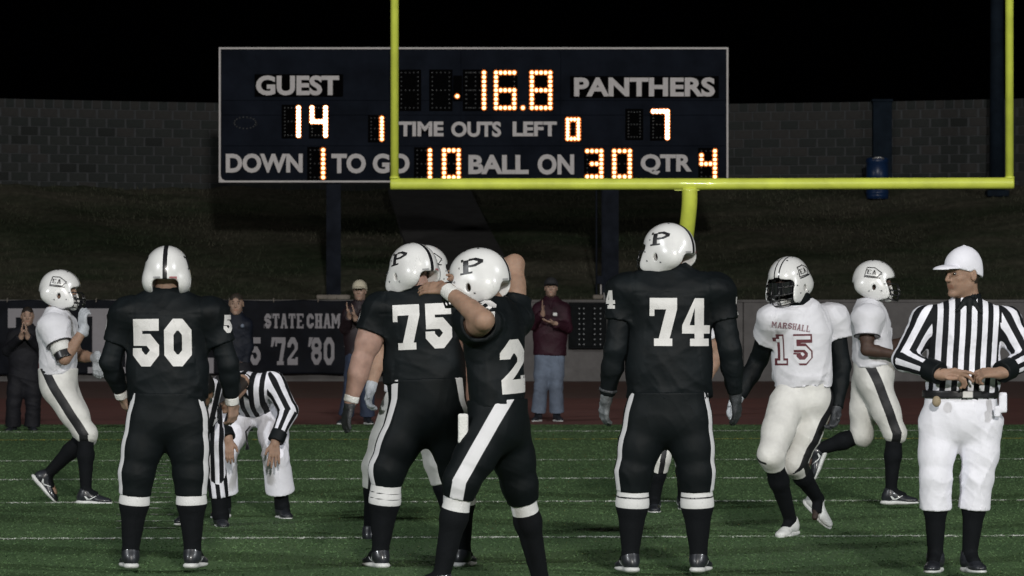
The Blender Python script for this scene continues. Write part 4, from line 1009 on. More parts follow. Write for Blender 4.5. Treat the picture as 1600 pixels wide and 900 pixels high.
for px, wpx in ((521,18),(954,21)):
    zb_ = zb(SD)-.1; x = sx(px); hw = wpx/2/SS
    MB().box((x-hw,.06,zb_),(x+hw,.30,bz0-.002)).box((x-hw-.03,.05,zb_),(x+hw+.03,.062,bz0-.01)).obj('post', post_m, sb)
    MB().box((x-hw-.22,-.12,zb(SD)-.05),(x+hw+.22,.55,zb(SD)+.07), .02).obj('footing', conc_l, sb)
MB().tube([(sx(932),.05,zb(SD)),(sx(932),.05,bz0+.02)], .018, 6).tube([(sx(941),.045,zb(SD)+.2),(sx(941),.045,bz0+.02)], .014, 6).obj('conduit', frame_m if False else post_m, sb)
MB().box((sx(932),-.02,sz(444)),(sx(944),.14,sz(431)), .01).obj('junction_box', post_m, sb)
MB().tube([(sx(939),.04,sz(460)),(sx(939),.04,sz(444))], .014, 6).obj('pipe', frame_m, sb)
wp = thing('white_pipe', 'short pale pipe standing on the low wall beside the bolted panel', 'pipe', (wl(947),83.25,1.6)); MB().tube([(0,0,0),(0,0,.14)], .055, 10).obj('pipe', mat('white_pipe_paint',(.5,.5,.52),.5), wp, smooth=True)

# ---------------------------------------------------------------- goal post
GS = 137.0; GD = F_PX/GS
gm = mat('goal_yellow', (.62,.68,.09), .42, var=.14, vscale=3, coat=.25, bump=.05, bscale=12)
gp = thing('goal_post', 'bright yellow goal post with crossbar in front of the scoreboard', 'goal post', (Xp(1097,GS), GD, 0))
hz_ = Zp(287.5, GS); hw = 3.555
MB().tube([(-hw,0,hz_),(-hw+.02,0,hz_),(0,0,hz_),(hw-.02,0,hz_+.01),(hw,0,hz_+.01)], [.060,.066,.066,.066,.060], 18).obj('crossbar', gm, gp, smooth=True)
for s_ in (-1,1):
    x = s_*(hw-.048); MB().tube([(x,0,hz_+.066),(x,0,hz_+4.0),(x,0,9.1)], .047, 16).obj('upright', gm, gp, smooth=True)
    MB().tube([(x,0,hz_+.06),(x,0,hz_+.085)], .056, 16).obj('collar', gm, gp, smooth=True)
gx = Xp(1076,GS)-Xp(1097,GS)
pts = [(gx+.012,.0,hz_-.04),(gx+.01,.05,hz_-.25),(gx-.02,.28,hz_-.62),(gx-.035,.75,hz_-.98),(gx-.04,1.2,hz_-1.25),(gx-.04,1.50,hz_-1.65),(gx-.04,1.6,hz_-2.1),(gx-.04,1.6,0)]
P = [np.array(p) for p in pts]; sm = []
for i in range(len(P)-1):
    p0, p1, p2, p3 = P[max(i-1,0)], P[i], P[i+1], P[min(i+2,len(P)-1)]
    for t_ in np.linspace(0,1,6)[:-1]: sm.append(.5*((2*p1)+(-p0+p2)*t_+(2*p0-5*p1+4*p2-p3)*t_**2+(-p0+3*p1-3*p2+p3)*t_**3))
sm.append(P[-1]); MB().tube(sm, .088, 18).obj('gooseneck', gm, gp, smooth=True)
MB().box((gx-.16,-.012,hz_-.075),(gx+.12,.10,hz_-.055)).obj('bracket', gm, gp)

# ================================================================ PEOPLE
X_, Y_, Z_ = V(1,0,0), V(0,1,0), V(0,0,1)
G_B = 'players in black shirts'; G_W = 'players in white shirts'; G_O = 'officials in striped shirts'; G_S = 'bystanders in front of the low wall'
AWAY = (0,1,0)
def hd(n, t, curl=.35, d=None, **k):
    q = dict(n=np.array(n, float), t=np.array(t, float), curl=curl, **k)
    if d is not None: q['d'] = np.array(d, float)
    return q

# ---- number 50
p = Fig('player seen from behind with number 50 on his black shirt', 282, 258, g=1.08, group=G_B)
p.pose((261,424,.01),(0,1,.02),(261,462,0), [(196,494,0),(331,494,0)], [(172,566,.0),(357,568,.0)], [(188,618,.10),(361,628,.08)],
       (262,642,0), [(232,655,0),(292,655,0)], [(214,738,-.01),(298,738,.01)], [(203,862,.04),(300,862,.05)], AWAY, toes=[(-.25,1,0),(.25,1,0)])
H50 = (hd((.6,.5,0), (.1,1,.2), .55), hd((-.6,.5,0), (-.1,1,.2), .5))
p.body(arm=(.060,.048,.030), hands=H50)
p.sleeves(M['black_cloth'], r=(.070,.058,.044), to=.86, foldamp=.004)
p.jersey(M['black_cloth'], wd=.222, chest=.222, pad=1.04, hem=.05, sleeve=.6, sr=(.088,.082))
p.number('50', (256,535,-.5), .325, .262, Y_)
p.number('5', (351,506,0), .062, .10, N((-.45,1,0)), st=.26); p.number('0', (164,505,0), .055, .10, N((.75,1,0)), st=.26)
p.pants(M['black_pants'], r=(.118,.100,.090), below=.125, waist=.205, seatr=.198, stripew=.024, stripe_dir=[N((-1,-.55,0)),N((1,-.55,0))])
p.socks(M['black_sock'], r=(.072,.074,.045), bands=[(-.1,.175)]); p.shoes()
for i in (0,1): p.glove(i, 'tape', **H50[i]) if False else p.band(i, 'tape', .87, 1.06, .040)
p.helmet('P')

# ---- number 74
p = Fig('player seen from behind with number 74, helmet turned to the left', 285, 1040, g=1.1, group=G_B)
p.pose((1043,387,-.01),(-.86,.5,-.03),(1046,428,0), [(974,458,0),(1122,458,0)], [(962,545,-.02),(1140,545,-.02)], [(948,622,.06),(1150,620,.06)],
       (1045,640,0), [(1010,650,0),(1076,650,0)], [(990,738,0),(1088,738,0)], [(985,868,.04),(1092,868,.04)], AWAY, toes=[(-.3,1,0),(.3,1,0)])
H74 = (hd((.7,.4,0), (0,1,.1), .38), hd((-.7,.4,0), (0,1,.1), .3))
p.body(arm=(.060,.048,.030), hands=H74)
p.sleeves(M['black_cloth'], r=(.076,.063,.043), to=.93, foldamp=.005)
p.jersey(M['black_cloth'], wd=.235, chest=.232, pad=1.1, hem=.06, sleeve=.5, sr=(.092,.088))
p.number('74', (1060,503,-.5), .325, .262, Y_)
p.number('4', (961,468,0), .062, .10, N((.4,1,0)), st=.3); p.number('7', (1150,478,0), .055, .10, N((-.75,1,0)), st=.26)
p.pants(M['black_pants'], r=(.122,.104,.094), below=.105, waist=.22, seatr=.212, stripew=.024, stripe_dir=[N((-1,-.5,0)),N((1,-.5,0))])
p.socks(M['black_sock'], r=(.078,.079,.046), bands=[(-.1,.128),(.137,.19)]); p.shoes()
p.glove(0, 'glove_mid', **H74[0]); p.glove(1, 'glove_dark', **H74[1])
p.band(0, 'glove_dark', .80, .86, .052, name='wrist_strap')
p.helmet('P', sc=.95)

# ---- number 75
p = Fig('broad player with number 75 and bare arm, helmet turned left', 275, 655, g=1.12, skin='pink', group=G_B)
p.pose((644,418,0),(-.70,.70,-.12),(654,458,0), [(594,487,0),(722,484,.0)], [(566,562,-.03),(742,560,.0)], [(548,628,-.02),(735,630,.05)],
       (668,640,0), [(640,655,0),(700,655,0)], [(606,732,-.03),(715,735,.05)], [(594,862,.03),(722,862,.1)], (.18,1,0), toes=[(-.5,1,0),(.3,1,0)])
H75 = (hd((.7,.4,0), (0,1,.1), .22), hd((-.7,.4,0), (0,1,.1), .4))
p.body(arm=(.082,.062,.036), hands=H75)
p.jersey(M['black_cloth'], wd=.232, chest=.225, pad=1.06, hem=.17, sleeve=.46, sr=(.104,.106))
p.number('75', (666,510,-.5), .33, .255, N((-.05,1,0)), tilt=-.03)
p.number('5', (560,490,0), .06, .105, N((.6,1,0)), st=.26)
p.pants(M['black_pants'], r=(.126,.108,.088), below=.095, waist=.228, seatr=.218, top=.18, stripew=.026, stripe_dir=[N((-1,-.6,0)),N((1,-.6,0))])
p.socks(M['black_sock'], r=(.076,.078,.046), bands=[(-.1,.128),(.134,.160),(.166,.20)]); p.shoes()
p.band(0, 'tape', .84, 1.0, .044); p.glove(0, 'glove_dark', **H75[0]); p.glove(1, 'glove_dark', **H75[1])
p.helmet('P', sc=.97)

# ---- number 2, passing in front
p = Fig('player in black with raised arms and a number 2 passing in front of number 75', 312, 770, g=1.0, skin='tan', group=G_B)
p.pose((746,432,0),(-.93,.30,-.10),(768,474,.0), [(742,508,-.19),(800,505,.19)], [(757,500,-.34),(804,412,.30)], [(697,452,-.12),(745,438,.40)],
       (778,655,0), [(768,668,-.09),(792,668,.09)], [(722,748,-.16),(812,760,.16)], [(690,900,-.10),(846,915,.34)], (-.93,.38,0), toes=[(-1,.2,0),(-1,.2,0)])
H2 = (hd((0,.6,-.5), (-.2,0,1), .25, d=(-1,.55,.1)), hd((0,-1,0), (0,0,1), .4, d=(-.9,0,.1)))
p.body(arm=(.066,.052,.031), hands=H2)
p.jersey(M['black_cloth'], wd=.185, chest=.195, pad=.98, hem=.07, sleeve=.42, sr=(.092,.096), dep=.74)
p.number('2', (803,572,-.1), .17, .27, N((-.35,1,0)), st=.26)
p.number('2', (760,483,-.2), .09, .10, N((.1,1,-.1)), st=.26)
p.pants(M['black_pants'], r=(.115,.092,.080), below=.09, waist=.175, seatr=.172, stripew=.034, dep=.85, stripe_dir=[N((-.1,-1,0)),N((.1,1,0))])
p.socks(M['black_sock'], r=(.066,.068,.042), bands=[(-.1,.15)]); p.shoes()
p.band(0, 'tape', .78, .98, .040)
F = SDF(*p.sub([p.J(724,650,-.15), p.J(722,690,-.17)], .1), .006); F.box(p.J(724,668,-.16), (.026,.012,.075), rad=.01, k=0); p.finish('towel', F, M['tape'], fold=dict(freq=40, amp=.003, axis=(1,0,0)))
p.helmet('P', sc=1.0)

# ---- white shirt, far left, side on
p = Fig('player in white standing side on at far left, one gloved fist raised', 207, 110, g=.96, skin='tan', group=G_W)
p.pose((96,451,0),(.97,-.10,-.10),(88,486,.0), [(88,512,-.19),(92,510,.19)], [(107,560,-.27),(118,556,.22)], [(136,514,-.22),(150,560,.10)],
       (91,596,0), [(93,608,-.09),(96,606,.09)], [(136,677,-.10),(131,682,.09)], [(136,768,-.08),(70,744,.12)], (1,.02,-.05), toes=[(1,-.1,0),(.62,0,-.75)])
HL = (hd((.6,.6,0), (0,.5,-.9), [.35,.5,.6,.7], d=(-.15,.0,1)), hd((0,.5,-.6), (0,-.4,.9), .4, d=(.05,.1,-1)))
p.body(arm=(.060,.047,.029), hands=HL)
p.jersey(M['white_cloth'], wd=.178, chest=.188, pad=.98, hem=.06, sleeve=.52, sr=(.098,.100), dep=.80, foldamp=.007)
p.band(0, 'tape', .45, .80, .076, name='undershirt', seg='upper'); p.band(0, 'leather', .78, 1.02, .067, name='elbow_pad', seg='upper')
p.band(0, 'leather', .505, .54, .104, name='sleeve_trim', seg='upper')
p.number('1', (60,555,0), .10, .2, N((.75,1,0)), m='number_maroon')
p.pants(M['white_pants'], r=(.115,.082,.068), below=.03, waist=.165, seatr=.160, stripew=.034, dep=.92, pads=True, stripe_dir=[N((-.12,-1,0)),N((0,1,0))])
p.socks(M['black_sock'], r=(.064,.064,.040)); p.shoes(dirs=[(1,-.12,-.02),(.62,0,-.72)], ups=[(0,0,1),(.72,0,.62)])
for i in (0,1): p.glove(i, 'glove_grey', **HL[i])
p.helmet('E')

# ---- number 15 running
p = Fig('player in white number 15 with dark visor running towards the camera', 242, 1250, g=.98, skin='dark', group=G_W)
p.pose((1230,436,-.08),(-.55,-.80,-.24),(1250,478,-.04), [(1206,500,-.10),(1303,500,.10)], [(1188,562,.16),(1317,572,.10)], [(1155,622,.10),(1306,640,-.02)],
       (1254,612,0), [(1228,630,-.05),(1278,628,.04)], [(1200,708,-.32),(1240,722,-.02)], [(1236,815,.02),(1282,782,.26)], (-.40,-.92,0), toes=[(-.5,-.9,-.1),(-.25,-.75,-.7)])
H15 = (hd((.5,-.5,0), (0,-1,.1), .4), hd((-.5,-.4,0), (0,-1,.1), .5))
p.body(arm=(.058,.047,.029), hands=H15, tone=(.03,.018,.014))
p.sleeves(M['black_cloth'], r=(.072,.061,.043), to=.96, foldamp=.004)
p.jersey(M['white_cloth'], wd=.195, chest=.200, pad=1.1, hem=.04, sleeve=.42, sr=(.100,.104), dep=.74, foldamp=.007)
p.number('15', (1236,546,-.12), .27, .20, N((.25,1,0)), m='number_maroon', st=.28)
n2 = p.number('15', (1236,546,-.12), .27*.93, .20*.88, N((.25,1,0)), m='jersey_white', st=.13); 
for v_ in n2.data.vertices: v_.co.y -= .0022
p.number('MARSHALL', (1238,508,-.12), .235, .040, N((.25,1,.1)), m='name_print', st=.20, name='lettering', up=N((.18,0,1)))
p.number("'", (1266,581,-.1), .06, .03, N((0,1,0)), m='name_print', name='maker_mark') if False else None
p.pants(M['white_pants'], r=(.116,.088,.072), below=.10, waist=.178, seatr=.172, stripew=.034, pads=True, stripe_dir=[N((-.9,.4,0)),N((.75,-.65,0))])
p.socks(M['black_sock'], r=(.062,.064,.040)); p.shoes(dirs=[(-.5,-.9,-.1),(.55,-.5,-.65)], ups=[(0,0,1),(.5,-.5,.8)], m='sole_white')
for i in (0,1): p.glove(i, ('glove_grey','glove_dark')[i], **H15[i])
F = SDF(*p.sub([p.neck], .2), .007); F.cone(p.neck-Z_*.02, p.neck+V(-.03,-.04,.06), .088, .088, k=.02); p.finish('neck_warmer', F, M['black_cloth'], fold=dict(freq=40, amp=.003))
p.helmet('E', visor=True)

# ---- white shirt running right
p = Fig('player in white running to the right behind the white capped official', 213, 1375, g=.98, skin='dark', group=G_W)
p.pose((1368,437,0),(.95,-.22,-.10),(1358,472,.0), [(1352,498,-.19),(1362,496,.19)], [(1350,546,-.24),(1392,545,.2)], [(1394,553,-.20),(1420,530,.1)],
       (1366,585,0), [(1366,600,-.09),(1356,598,.09)], [(1396,676,-.08),(1347,680,.10)], [(1391,768,-.04),(1274,706,.16)], (.98,-.15,0), toes=[(1,-.15,0),(-.6,0,-.8)])
HR = (hd((0,.6,-.5), (0,-.3,.9), .5, d=(1,.1,0)), hd((0,.5,-.5), (0,0,1), .5))
p.body(arm=(.056,.046,.028), hands=HR, h=.008)
p.jersey(M['white_cloth'], wd=.180, chest=.190, pad=.98, hem=.06, sleeve=.55, sr=(.100,.098), dep=.80, foldamp=.007, h=.009)
p.band(0, 'leather', .545, .585, .100, name='sleeve_trim', seg='upper')
p.pants(M['white_pants'], r=(.115,.084,.070), below=.03, waist=.165, seatr=.165, stripew=.034, dep=.92, pads=True, stripe_dir=[N((.15,-1,0)),N((0,1,0))])
p.socks(M['black_sock'], r=(.062,.063,.040)); p.shoes(dirs=[(1,-.15,0),(-.35,0,-.9)], ups=[(0,0,1),(-.9,0,.35)])
p.helmet('E')

# ---- white shirt behind 75
p = Fig('player in white mostly hidden behind number 75, bare arm and grey glove showing', 245, 640, g=1.0, skin='tan', group=G_W)
p.pose((666,417,0),(.85,.45,-.05),(655,462,0), [(606,490,0),(700,490,0)], [(592,552,.02),(715,560,0)], [(580,606,-.05),(700,620,0)],
       (645,630,0), [(622,640,0),(668,640,0)], [(588,728,-.05),(684,722,.02)], [(578,828,.02),(706,822,.05)], (.1,1,0))
H8 = (hd((.7,-.2,0), (.1,-1,.1), .6), hd((-.7,.3,0), (0,-1,.1), .5))
p.body(arm=(.066,.052,.031), hands=H8, h=.009)
p.jersey(M['white_cloth'], wd=.190, chest=.195, pad=.92, hem=.06, sleeve=.45, sr=(.085,.085), h=.01)
p.pants(M['white_pants'], r=(.112,.088,.076), below=.14, waist=.172, stripew=.02, pads=False, stripe_dir=[N((-.25,-1,0)),N((1,-.5,0))])
p.socks(M['black_sock'], r=(.060,.062,.040)); p.shoes(); p.glove(0, 'glove_grey', **H8[0])
p.helmet('E', sc=.98)

# ---- white shirt behind 74
p = Fig('player in white almost wholly hidden behind number 74, one white knee showing', 216, 1040, g=.98, skin='tan', group=G_W)
p.pose((1052,452,0),(.3,-1,-.1),(1052,486,0), [(1010,508,0),(1095,508,0)], [(985,556,0),(1119,558,0)], [(1004,598,-.1),(1100,600,-.1)],
       (1052,606,0), [(1046,618,0),(1072,618,0)], [(1030,715,-.06),(1072,712,.2)], [(1022,782,.02),(1072,782,.45)], (0,-1,0))
p.body(arm=(.058,.047,.029), hands=(hd((0,1,0),(1,0,0)),hd((0,1,0),(-1,0,0))), h=.009)
p.jersey(M['white_cloth'], wd=.175, chest=.185, pad=.9, hem=.06, sleeve=.5, sr=(.085,.085), h=.01)
p.pants(M['white_pants'], r=(.100,.080,.072), below=.10, waist=.165, stripew=.02, stripe_dir=[N((.3,-1,0)),N((1,0,0))])
p.socks(M['black_sock'], r=(.062,.063,.042)); p.shoes(); p.helmet('E', sc=.95)

# ---------------------------------------------------------------- officials
def shirt(p, wd=.17, chest=.19, h=.008, hem=.0, dep=.68, sr=(.082,.068,.052), to=(.90,.90), per=.052, belly=0, foldamp=.006, sdir=None):
    F = SDF(p.lo, p.hi, h); u, f, l = p.u, p.f, p.l; top = p.neck-u*.17; hp = p.pel+u*hem; mid = p.pel*.5+top*.5
    F.cone(hp, mid, wd, wd*1.0, k=.03, sq=(f,dep), flat=(hp,-u)); F.cone(mid, top, wd, chest, k=.05, sq=(f,dep))
    if belly: F.ell(p.pel+u*.15+f*.03, (wd*.9,.12,.14), p.TM, k=.05)
    F.cone(top, p.neck-u*.05, chest*.75, .09, k=.05, sq=(f,.8)); F.cone(p.neck-u*.06, p.neck+u*.01, .085, .07, k=.03)
    for i in (0,1):
        S, E, W_ = p.sh[i], p.el[i], p.wr[i]; e = E*(1-to[i])+W_*to[i]; d = N(W_-E)
        F.cone(p.neck-u*.06, S, .066, .074, k=.05)
        F.cone(S, E, sr[0], sr[1]*1.08, k=.04); F.cone(E, e, sr[1]*1.05, sr[2], k=.02, flat=(e,d))
    F.cone(p.neck+u*.0, p.neck+u*.09, .05, .07, k=.01, sub=True)
    def at(v):
        best = np.full(len(v), 9.); val = np.zeros(len(v))
        a, b = p.pel, p.neck; ab = b-a; t_ = np.clip((v-a)@ab/ab.dot(ab), -.2, 1.1); rel = v-(a+t_[:,None]*ab)
        x = rel@l; dd = np.maximum(np.abs(x)-.135, 0)*3 + np.abs(rel@f)*.0; best = dd; val = np.sin(2*math.pi*x/per + math.pi/2)
        for i in (0,1):
            S, E, W_ = p.sh[i], p.el[i], p.wr[i]
            for A, B in ((S,E),(E,W_)):
                ab = B-A; t_ = np.clip((v-A)@ab/ab.dot(ab), 0, 1); rel = v-(A+t_[:,None]*ab); d2 = np.linalg.norm(rel, axis=1)
                a_ = N(np.cross(ab, p.f)); 
                ang = np.arctan2(rel@a_, rel@N(np.cross(ab, a_)))
                vv = np.sin(ang*6 + .6); m_ = (d2 < best+.0) & ((v-S)@(l*p.sd[i]) > -.035); best = np.where(m_, d2, best); val = np.where(m_, vv, val)
        return val
    low = lambda v: .5 + .9*np.clip(1-np.abs((v-p.pel)@u/.2), 0, 1)
    o = p.finish('shirt', F, M['stripe_shirt'], fold=[dict(freq=24, amp=foldamp, axis=u, w=low), dict(freq=13, amp=foldamp*1.1, axis=l, seed=4), dict(freq=45, amp=foldamp*.3, seed=6)], attr=at)
    p.jo = o; return o
def cuff(p, i, a, b, r, name='cuff', m='black_cloth'):
    p.band(i, m, a, b, r, name=name)
def collar(p, m='black_cloth', r=.075):
    F = SDF(*p.sub([p.neck, p.neck+p.u*.05], .2), .006); u, f, l = p.u, p.f, p.l
    F.cone(p.neck-u*.035, p.neck+u*.035, r+.012, r-.004, k=.02, sq=(f,.95)); F.cone(p.neck+u*.0, p.neck+u*.09, r-.016, r-.010, k=.004, sub=True)
    for s_ in (-1,1): F.cone(p.neck+f*.075+l*s_*.02+u*.01, p.neck+f*.098+l*s_*.065-u*.045, .020, .010, k=.015, sq=(f,.5))
    F.cone(p.neck+f*.09+u*.02, p.neck+f*.102-u*.05, .014, .012, k=.012, sq=(f,.5))
    p.finish('collar', F, M[m])

p = Fig('official in white cap and white trousers fiddling with his hands at far right', 290, 1500, g=1.05, skin='tan', group=G_O)
p.pose((1504,429,-.02),(-.82,-.57,-.04),(1512,474,.0), [(1446,500,.0),(1572,500,.0)], [(1412,562,-.04),(1604,562,-.04)], [(1466,584,-.24),(1553,582,-.24)],
       (1501,640,0), [(1465,668,0),(1538,668,0)], [(1461,745,-.03),(1526,745,-.01)], [(1462,868,.03),(1516,868,.04)], (0,-1,0), toes=[(-.25,-1,0),(.25,-1,0)])
HREF = (hd((0,.3,-1), (0,-.3,1), [.12,.35,.7,.8], d=(1,-.02,-.02)), hd((0,.5,-.8), (0,-.4,.9), [.55,.8,.9,.95], d=(-1,-.02,.02)))
p.body(h=.0055, arm=(.052,.044,.031), hands=HREF, hair=(.025,.017,.012), headsc=1.02, leg=(.07,.055,.036))
p.eyes()
shirt(p, wd=.186, chest=.196, hem=.055, sr=(.072,.062,.052), to=(.80,.80), belly=1, h=.0065, per=.060, foldamp=.009)
collar(p)
for i in (0,1): cuff(p, i, .60, .93, .062 if i == 0 else .060)
p.pants(M['white_trousers'], r=(.102,.087,.082), below=.175, waist=.192, seatr=.204, hemr=.089, dep=.72, top=.07, foldamp=.006, attr=lambda v: np.full(len(v), -1.), name='trousers')
F = SDF(*p.sub([p.pel+p.u*.07], .28), .006); tp = p.pel+Z_*.085; F.cone(tp-Z_*.018, tp+Z_*.018, .207, .207, k=0, sq=(p.f,.755), flat=[(tp+Z_*.020,Z_),(tp-Z_*.020,-Z_)]); p.finish('belt', F, M['leather'])
MB().box((-.03,-.012,-.02),(.03,.0,.02),.004).obj('buckle', M['metal'], p.root, loc=tuple(tp+V(.02,-.158,0)))
F = SDF(*p.sub([p.J(1562,632,-.16)], .12), .006); F.box(p.J(1562,628,-.15), (.022,.014,.055), rad=.01, k=0); F.box(p.J(1553,642,-.15), (.018,.012,.03), rad=.01, k=.01); p.finish('towel', F, M['white_trousers'], fold=dict(freq=50, amp=.003))
F = SDF(*p.sub([p.J(1456,625,-.19)], .1), .005); F.ell(p.J(1458,626,-.18), (.024,.02,.03), k=0); p.finish('bean_bag', F, mat('bean_bag', (.25,.2,.13), .8))
p.socks(M['black_sock'], r=(.058,.06,.04)); p.shoes(mark=False)
cuff(p, 0, .95, 1.0, .036, name='watch_strap', m='leather'); p.cap('cap_white', sc=.99, tall=1)

# ---- bending official
def p_bent():
    p = Fig('official in striped shirt bending forward with a hand on his white trousered knee', 223, 400, g=1.0, skin='tan', group=G_O)
    p.pose((360,612,-.40),(-.45,-.70,-.55),(382,598,-.24), [(350,604,-.18),(430,598,-.16)], [(344,648,-.22),(452,642,-.16)], [(362,684,-.34),(433,690,-.25)],
           (392,632,.22), [(372,648,.22),(420,644,.22)], [(350,712,-.02),(432,712,-.06)], [(348,790,.10),(440,792,.08)], (-.15,-.72,-.6), headup=(-.2,-.5,.6), toes=[(-.3,-1,0),(.3,-1,0)])
    HB_ = (hd((.1,.9,.2),(1,0,.1),.35,d=(0,-.2,-1)), hd((0,1,.1),(-1,0,.05),[.12,.1,.1,.2],d=(-.05,-.35,-1),splay=.6))
    p.body(arm=(.052,.044,.030), hands=HB_, hair=(.02,.015,.012), leg=(.08,.055,.036))
    shirt(p, wd=.165, chest=.18, hem=.06, sr=(.078,.066,.052), to=(.86,.86), per=.068, dep=.72, foldamp=.007)
    collar(p)
    for i in (0,1): cuff(p, i, .64, .96, .058)
    p.pants(M['white_trousers'], r=(.112,.092,.088), below=.27, waist=.165, seatr=.172, hemr=.104, dep=.8, top=.07, foldamp=.006, attr=lambda v: np.full(len(v), -1.), name='trousers')
    p.socks(M['black_sock'], r=(.056,.058,.05)); p.shoes(mark=False); p.cap('cap_black', sc=1.06)
    F = MB(); F.tube([p.J(396,664,-.36), p.J(389,672,-.33), p.J(391,690,-.33), p.J(391,700,-.33)], [.006,.006,.007,.016], 8); F.obj('whistle_lanyard', M['leather'], p.root, smooth=True)
p_bent()
# ---- second official, nearly hidden
p = Fig('official mostly hidden behind number 50, one black and white striped leg showing', 232, 312, g=.95, skin='tan', group=G_O)
p.pose((318,612,-.30),(-.3,-.9,-.3),(312,606,-.16), [(290,610,-.1),(330,608,-.1)], [(284,648,-.14),(330,650,-.14)], [(292,690,-.16),(312,690,-.2)],
       (306,634,.2), [(290,646,.2),(326,648,.2)], [(290,712,0),(334,700,.02)], [(292,800,.1),(343,806,.12)], (-.1,-.8,-.5), headup=(0,-.4,.7), toes=[(-.3,-1,0),(.2,-1,0)])
p.body(h=.009, hands=(hd((.1,.9,.2),(1,0,.1),.3,d=(0,-.2,-1)),hd((0,1,.1),(-1,0,.05),.2,d=(0,-.3,-1))), hair=(.02,.015,.012))
shirt(p, wd=.13, chest=.13, hem=.06, sr=(.062,.056,.048), h=.009, per=.068)
def legstripe(v):
    out = np.zeros(len(v))
    for i in (0,1):
        H, A = p.hip[i], p.an[i]; ab = A-H; t_ = np.clip((v-H)@ab/ab.dot(ab),0,1); rel = v-(H+t_[:,None]*ab); m_ = np.linalg.norm(rel,axis=1) < .14
        out = np.where(m_ | (out == 0), np.sin(2*math.pi*(rel@X_)/.058+1.0), out)
    return out
p.pants(M['stripe_shirt'], r=(.08,.072,.068), below=.34, waist=.14, seatr=.14, hemr=.068, dep=.8, foldamp=.004, attr=legstripe, name='trousers')
p.socks(M['black_sock'], r=(.056,.058,.056)); p.shoes(mark=False); p.cap('cap_black', sc=1.02)

# ---------------------------------------------------------------- bystanders
def jacket(p, m, wd=.20, chest=.21, h=.011, hem=-.06, dep=.72, sr=(.085,.072,.055), open_v=True, foldamp=.008, to=.93):
    F = SDF(p.lo, p.hi, h); u, f, l = p.u, p.f, p.l; top = p.neck-u*.17; hp = p.pel+u*hem; mid = p.pel*.5+top*.5
    F.cone(hp, mid, wd, wd*.98, k=.03, sq=(f,dep), flat=(hp,-u)); F.cone(mid, top, wd*.98, chest, k=.05, sq=(f,dep))
    F.cone(top, p.neck-u*.05, chest*.75, .09, k=.05, sq=(f,.8)); F.cone(p.neck-u*.06, p.neck+u*.03, .095, .082, k=.03)
    for i in (0,1):
        S, E, W_ = p.sh[i], p.el[i], p.wr[i]; e = E*(1-to)+W_*to; d = N(W_-E)
        F.cone(p.neck-u*.06, S, .066, .078, k=.05); F.cone(S, E, sr[0], sr[1]*1.08, k=.04); F.cone(E, e, sr[1]*1.05, sr[2], k=.02, flat=(e,d))
    F.cone(p.neck-u*.0, p.neck+u*.09, .062, .085, k=.01, sub=True)
    if open_v:
        for s_ in (-1,1): F.cone(p.neck+f*.10+u*.06+l*s_*.03, p.neck+f*.14-u*.11, .034, .010, k=.01, sub=True)
    return p.finish('jacket', F, m, fold=[dict(freq=17, amp=foldamp, axis=u), dict(freq=10, amp=foldamp, axis=l, seed=4)])
def vneck(p, m):
    F = SDF(*p.sub([p.neck, p.neck-p.u*.15], .16), .009); u, f = p.u, p.f
    F.cone(p.neck+u*.02, p.neck-u*.13, .074, .10, k=0, sq=(f,.92)); F.cone(p.neck+u*.0, p.neck+u*.09, .052, .07, k=.004, sub=True); p.finish('shirt_front', F, m)
def trousers(p, m, **k):
    a = dict(r=(.115,.090,.085), below=.36, waist=.175, seatr=.178, hemr=.098, dep=.78, top=.06, foldamp=.007, h=.011, attr=lambda v: np.full(len(v), -1.), name='trousers'); a.update(k); return p.pants(m, **a)
CL = lambda s_: hd((s_,-.1,0), (0,-.4,.9), .15)
# man in jeans
p = Fig('man in maroon jacket and pale jeans clapping in front of the wall', 121, 862, skin='light', group=G_S)
p.pose((861,450,0),(0,-1,.08),(861,468,.02), [(842,484,0),(881,484,0)], [(832,507,-.10),(886,512,-.08)], [(848,489,-.32),(866,505,-.30)],
       (859,553,.02), [(849,562,0),(868,562,0)], [(845,604,-.02),(869,604,-.02)], [(841,648,.04),(870,648,.04)], (0,-1,0), toes=[(-.35,-1,0),(.3,-1,0)])
p.body(h=.010, hands=(hd((1,0,-.1),(0,-.3,1),.1,d=(-.1,-.35,1)), hd((0,.2,1),(0,-1,.1),.2,d=(-1,-.3,.2))), hair=(.02,.015,.012), headsc=1.0); p.eyes()
jacket(p, M['maroon'], wd=.215, hem=-.02); vneck(p, M['white_cloth']); trousers(p, M['denim'], below=.34); p.shoes(mark=False)
p.cap('cap_black', sc=1.03)
F = SDF(*p.sub([p.J(866,491,-.18)], .1), .008); F.box(p.J(867,491,-.185), (.028,.012,.022), rad=.004, k=0); p.finish('name_badge', F, M['tape'])
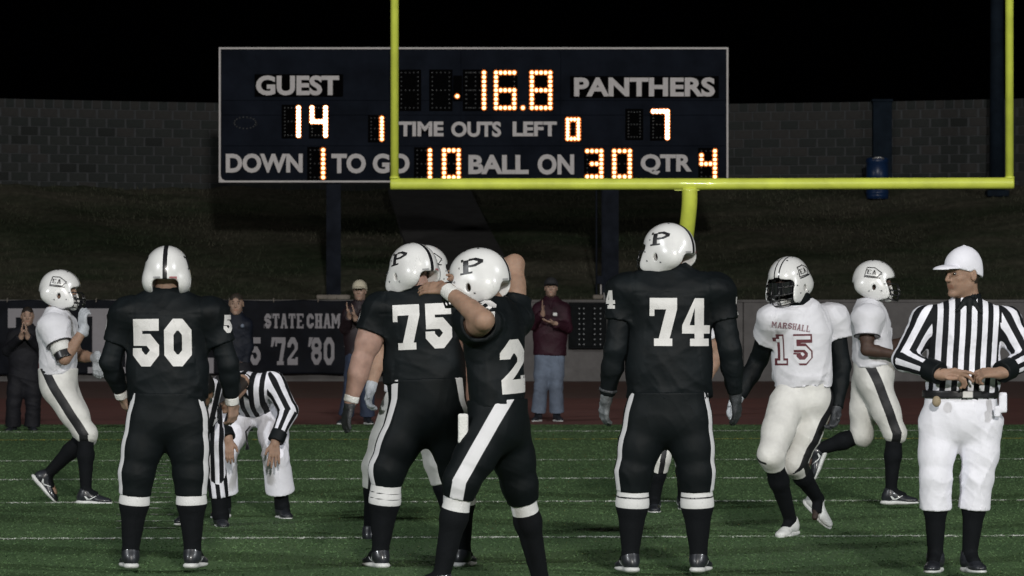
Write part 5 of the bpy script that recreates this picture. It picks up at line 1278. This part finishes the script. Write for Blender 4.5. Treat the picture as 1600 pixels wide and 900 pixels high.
# capped man behind 75
p = Fig('man in cream cap and dark maroon jacket clapping left of number 75', 125, 565, skin='light', group=G_S)
p.pose((562,455,0),(-.1,-1,0),(563,474,.02), [(546,490,0),(583,490,0)], [(540,512,-.06),(590,514,-.06)], [(547,493,-.28),(556,496,-.30)],
       (563,553,.02), [(554,562,0),(573,562,0)], [(548,606,-.02),(574,606,-.02)], [(540,652,.04),(574,652,.04)], (-.1,-1,0), toes=[(-.5,-1,0),(.3,-1,0)])
p.body(h=.010, hands=(hd((1,0,-.1),(0,-.3,1),.1,d=(-.25,-.2,1)), hd((-1,0,0),(0,-.3,1),.1,d=(-.15,-.2,1))), hair=(.02,.015,.012)); p.eyes()
jacket(p, mat('dark_maroon_jacket', (.012,.005,.008), .6, var=.25), hem=-.02); trousers(p, M['denim_dark']); p.shoes(mark=False); p.cap('cap_cream', sc=1.06)
# man in navy
p = Fig('bareheaded man in navy jacket with white collar standing by the banner', 132, 369, skin='light', group=G_S)
p.pose((369,475,0),(.0,-1,-.05),(369,493,.02), [(353,508,0),(385,508,0)], [(346,540,.02),(387,541,.02)], [(349,570,-.02),(384,570,-.02)],
       (369,574,.02), [(359,582,0),(379,582,0)], [(358,626,0),(381,626,0)], [(357,666,.03),(382,666,.03)], (0,-1,0))
p.body(h=.010, hands=(hd((1,.2,0),(0,-1,0),.3), hd((-1,.2,0),(0,-1,0),.3)), hair=(.035,.028,.022), headsc=1.08); p.eyes()
jacket(p, M['navy'], wd=.155, chest=.165, sr=(.074,.062,.05)); vneck(p, M['white_cloth']); trousers(p, M['dark']); p.shoes(mark=False)
F = SDF(*p.sub([p.J(381,508,-.18)], .1), .008); F.ell(p.J(380,509,-.150), (.024,.012,.026), k=0); p.finish('emblem', F, mat('emblem_blue', (.10,.12,.16), .6))
# far left man
p = Fig('man in dark clothes clapping at the far left edge, before the banner', 131, 38, skin='light', group=G_S)
p.pose((43,494,0),(.1,-1,-.05),(41,511,.02), [(22,524,0),(58,524,0)], [(12,548,-.04),(66,548,-.04)], [(38,524,-.28),(47,524,-.28)],
       (38,583,.02), [(28,590,0),(50,590,0)], [(22,630,-.02),(52,630,0)], [(20,664,.03),(50,664,.03)], (.05,-1,0), toes=[(-.3,-1,0),(.3,-1,0)])
p.body(h=.010, hands=(hd((1,0,-.1),(0,-.3,1),.1,d=(.1,-.25,1)), hd((-1,0,0),(0,-.3,1),.1,d=(-.1,-.2,1))), hair=(.02,.015,.012), headsc=.96); p.eyes()
jacket(p, M['dark'], wd=.185, chest=.19, sr=(.075,.062,.05)); vneck(p, mat('olive_shirt', (.06,.055,.03), .8)); trousers(p, M['dark'], below=.28); p.shoes(mark=False)
print('objects', len(bpy.data.objects), 'tris', sum(sum(len(q.vertices)-2 for q in o.data.polygons) for o in COL.objects if o.type == 'MESH') if False else '')
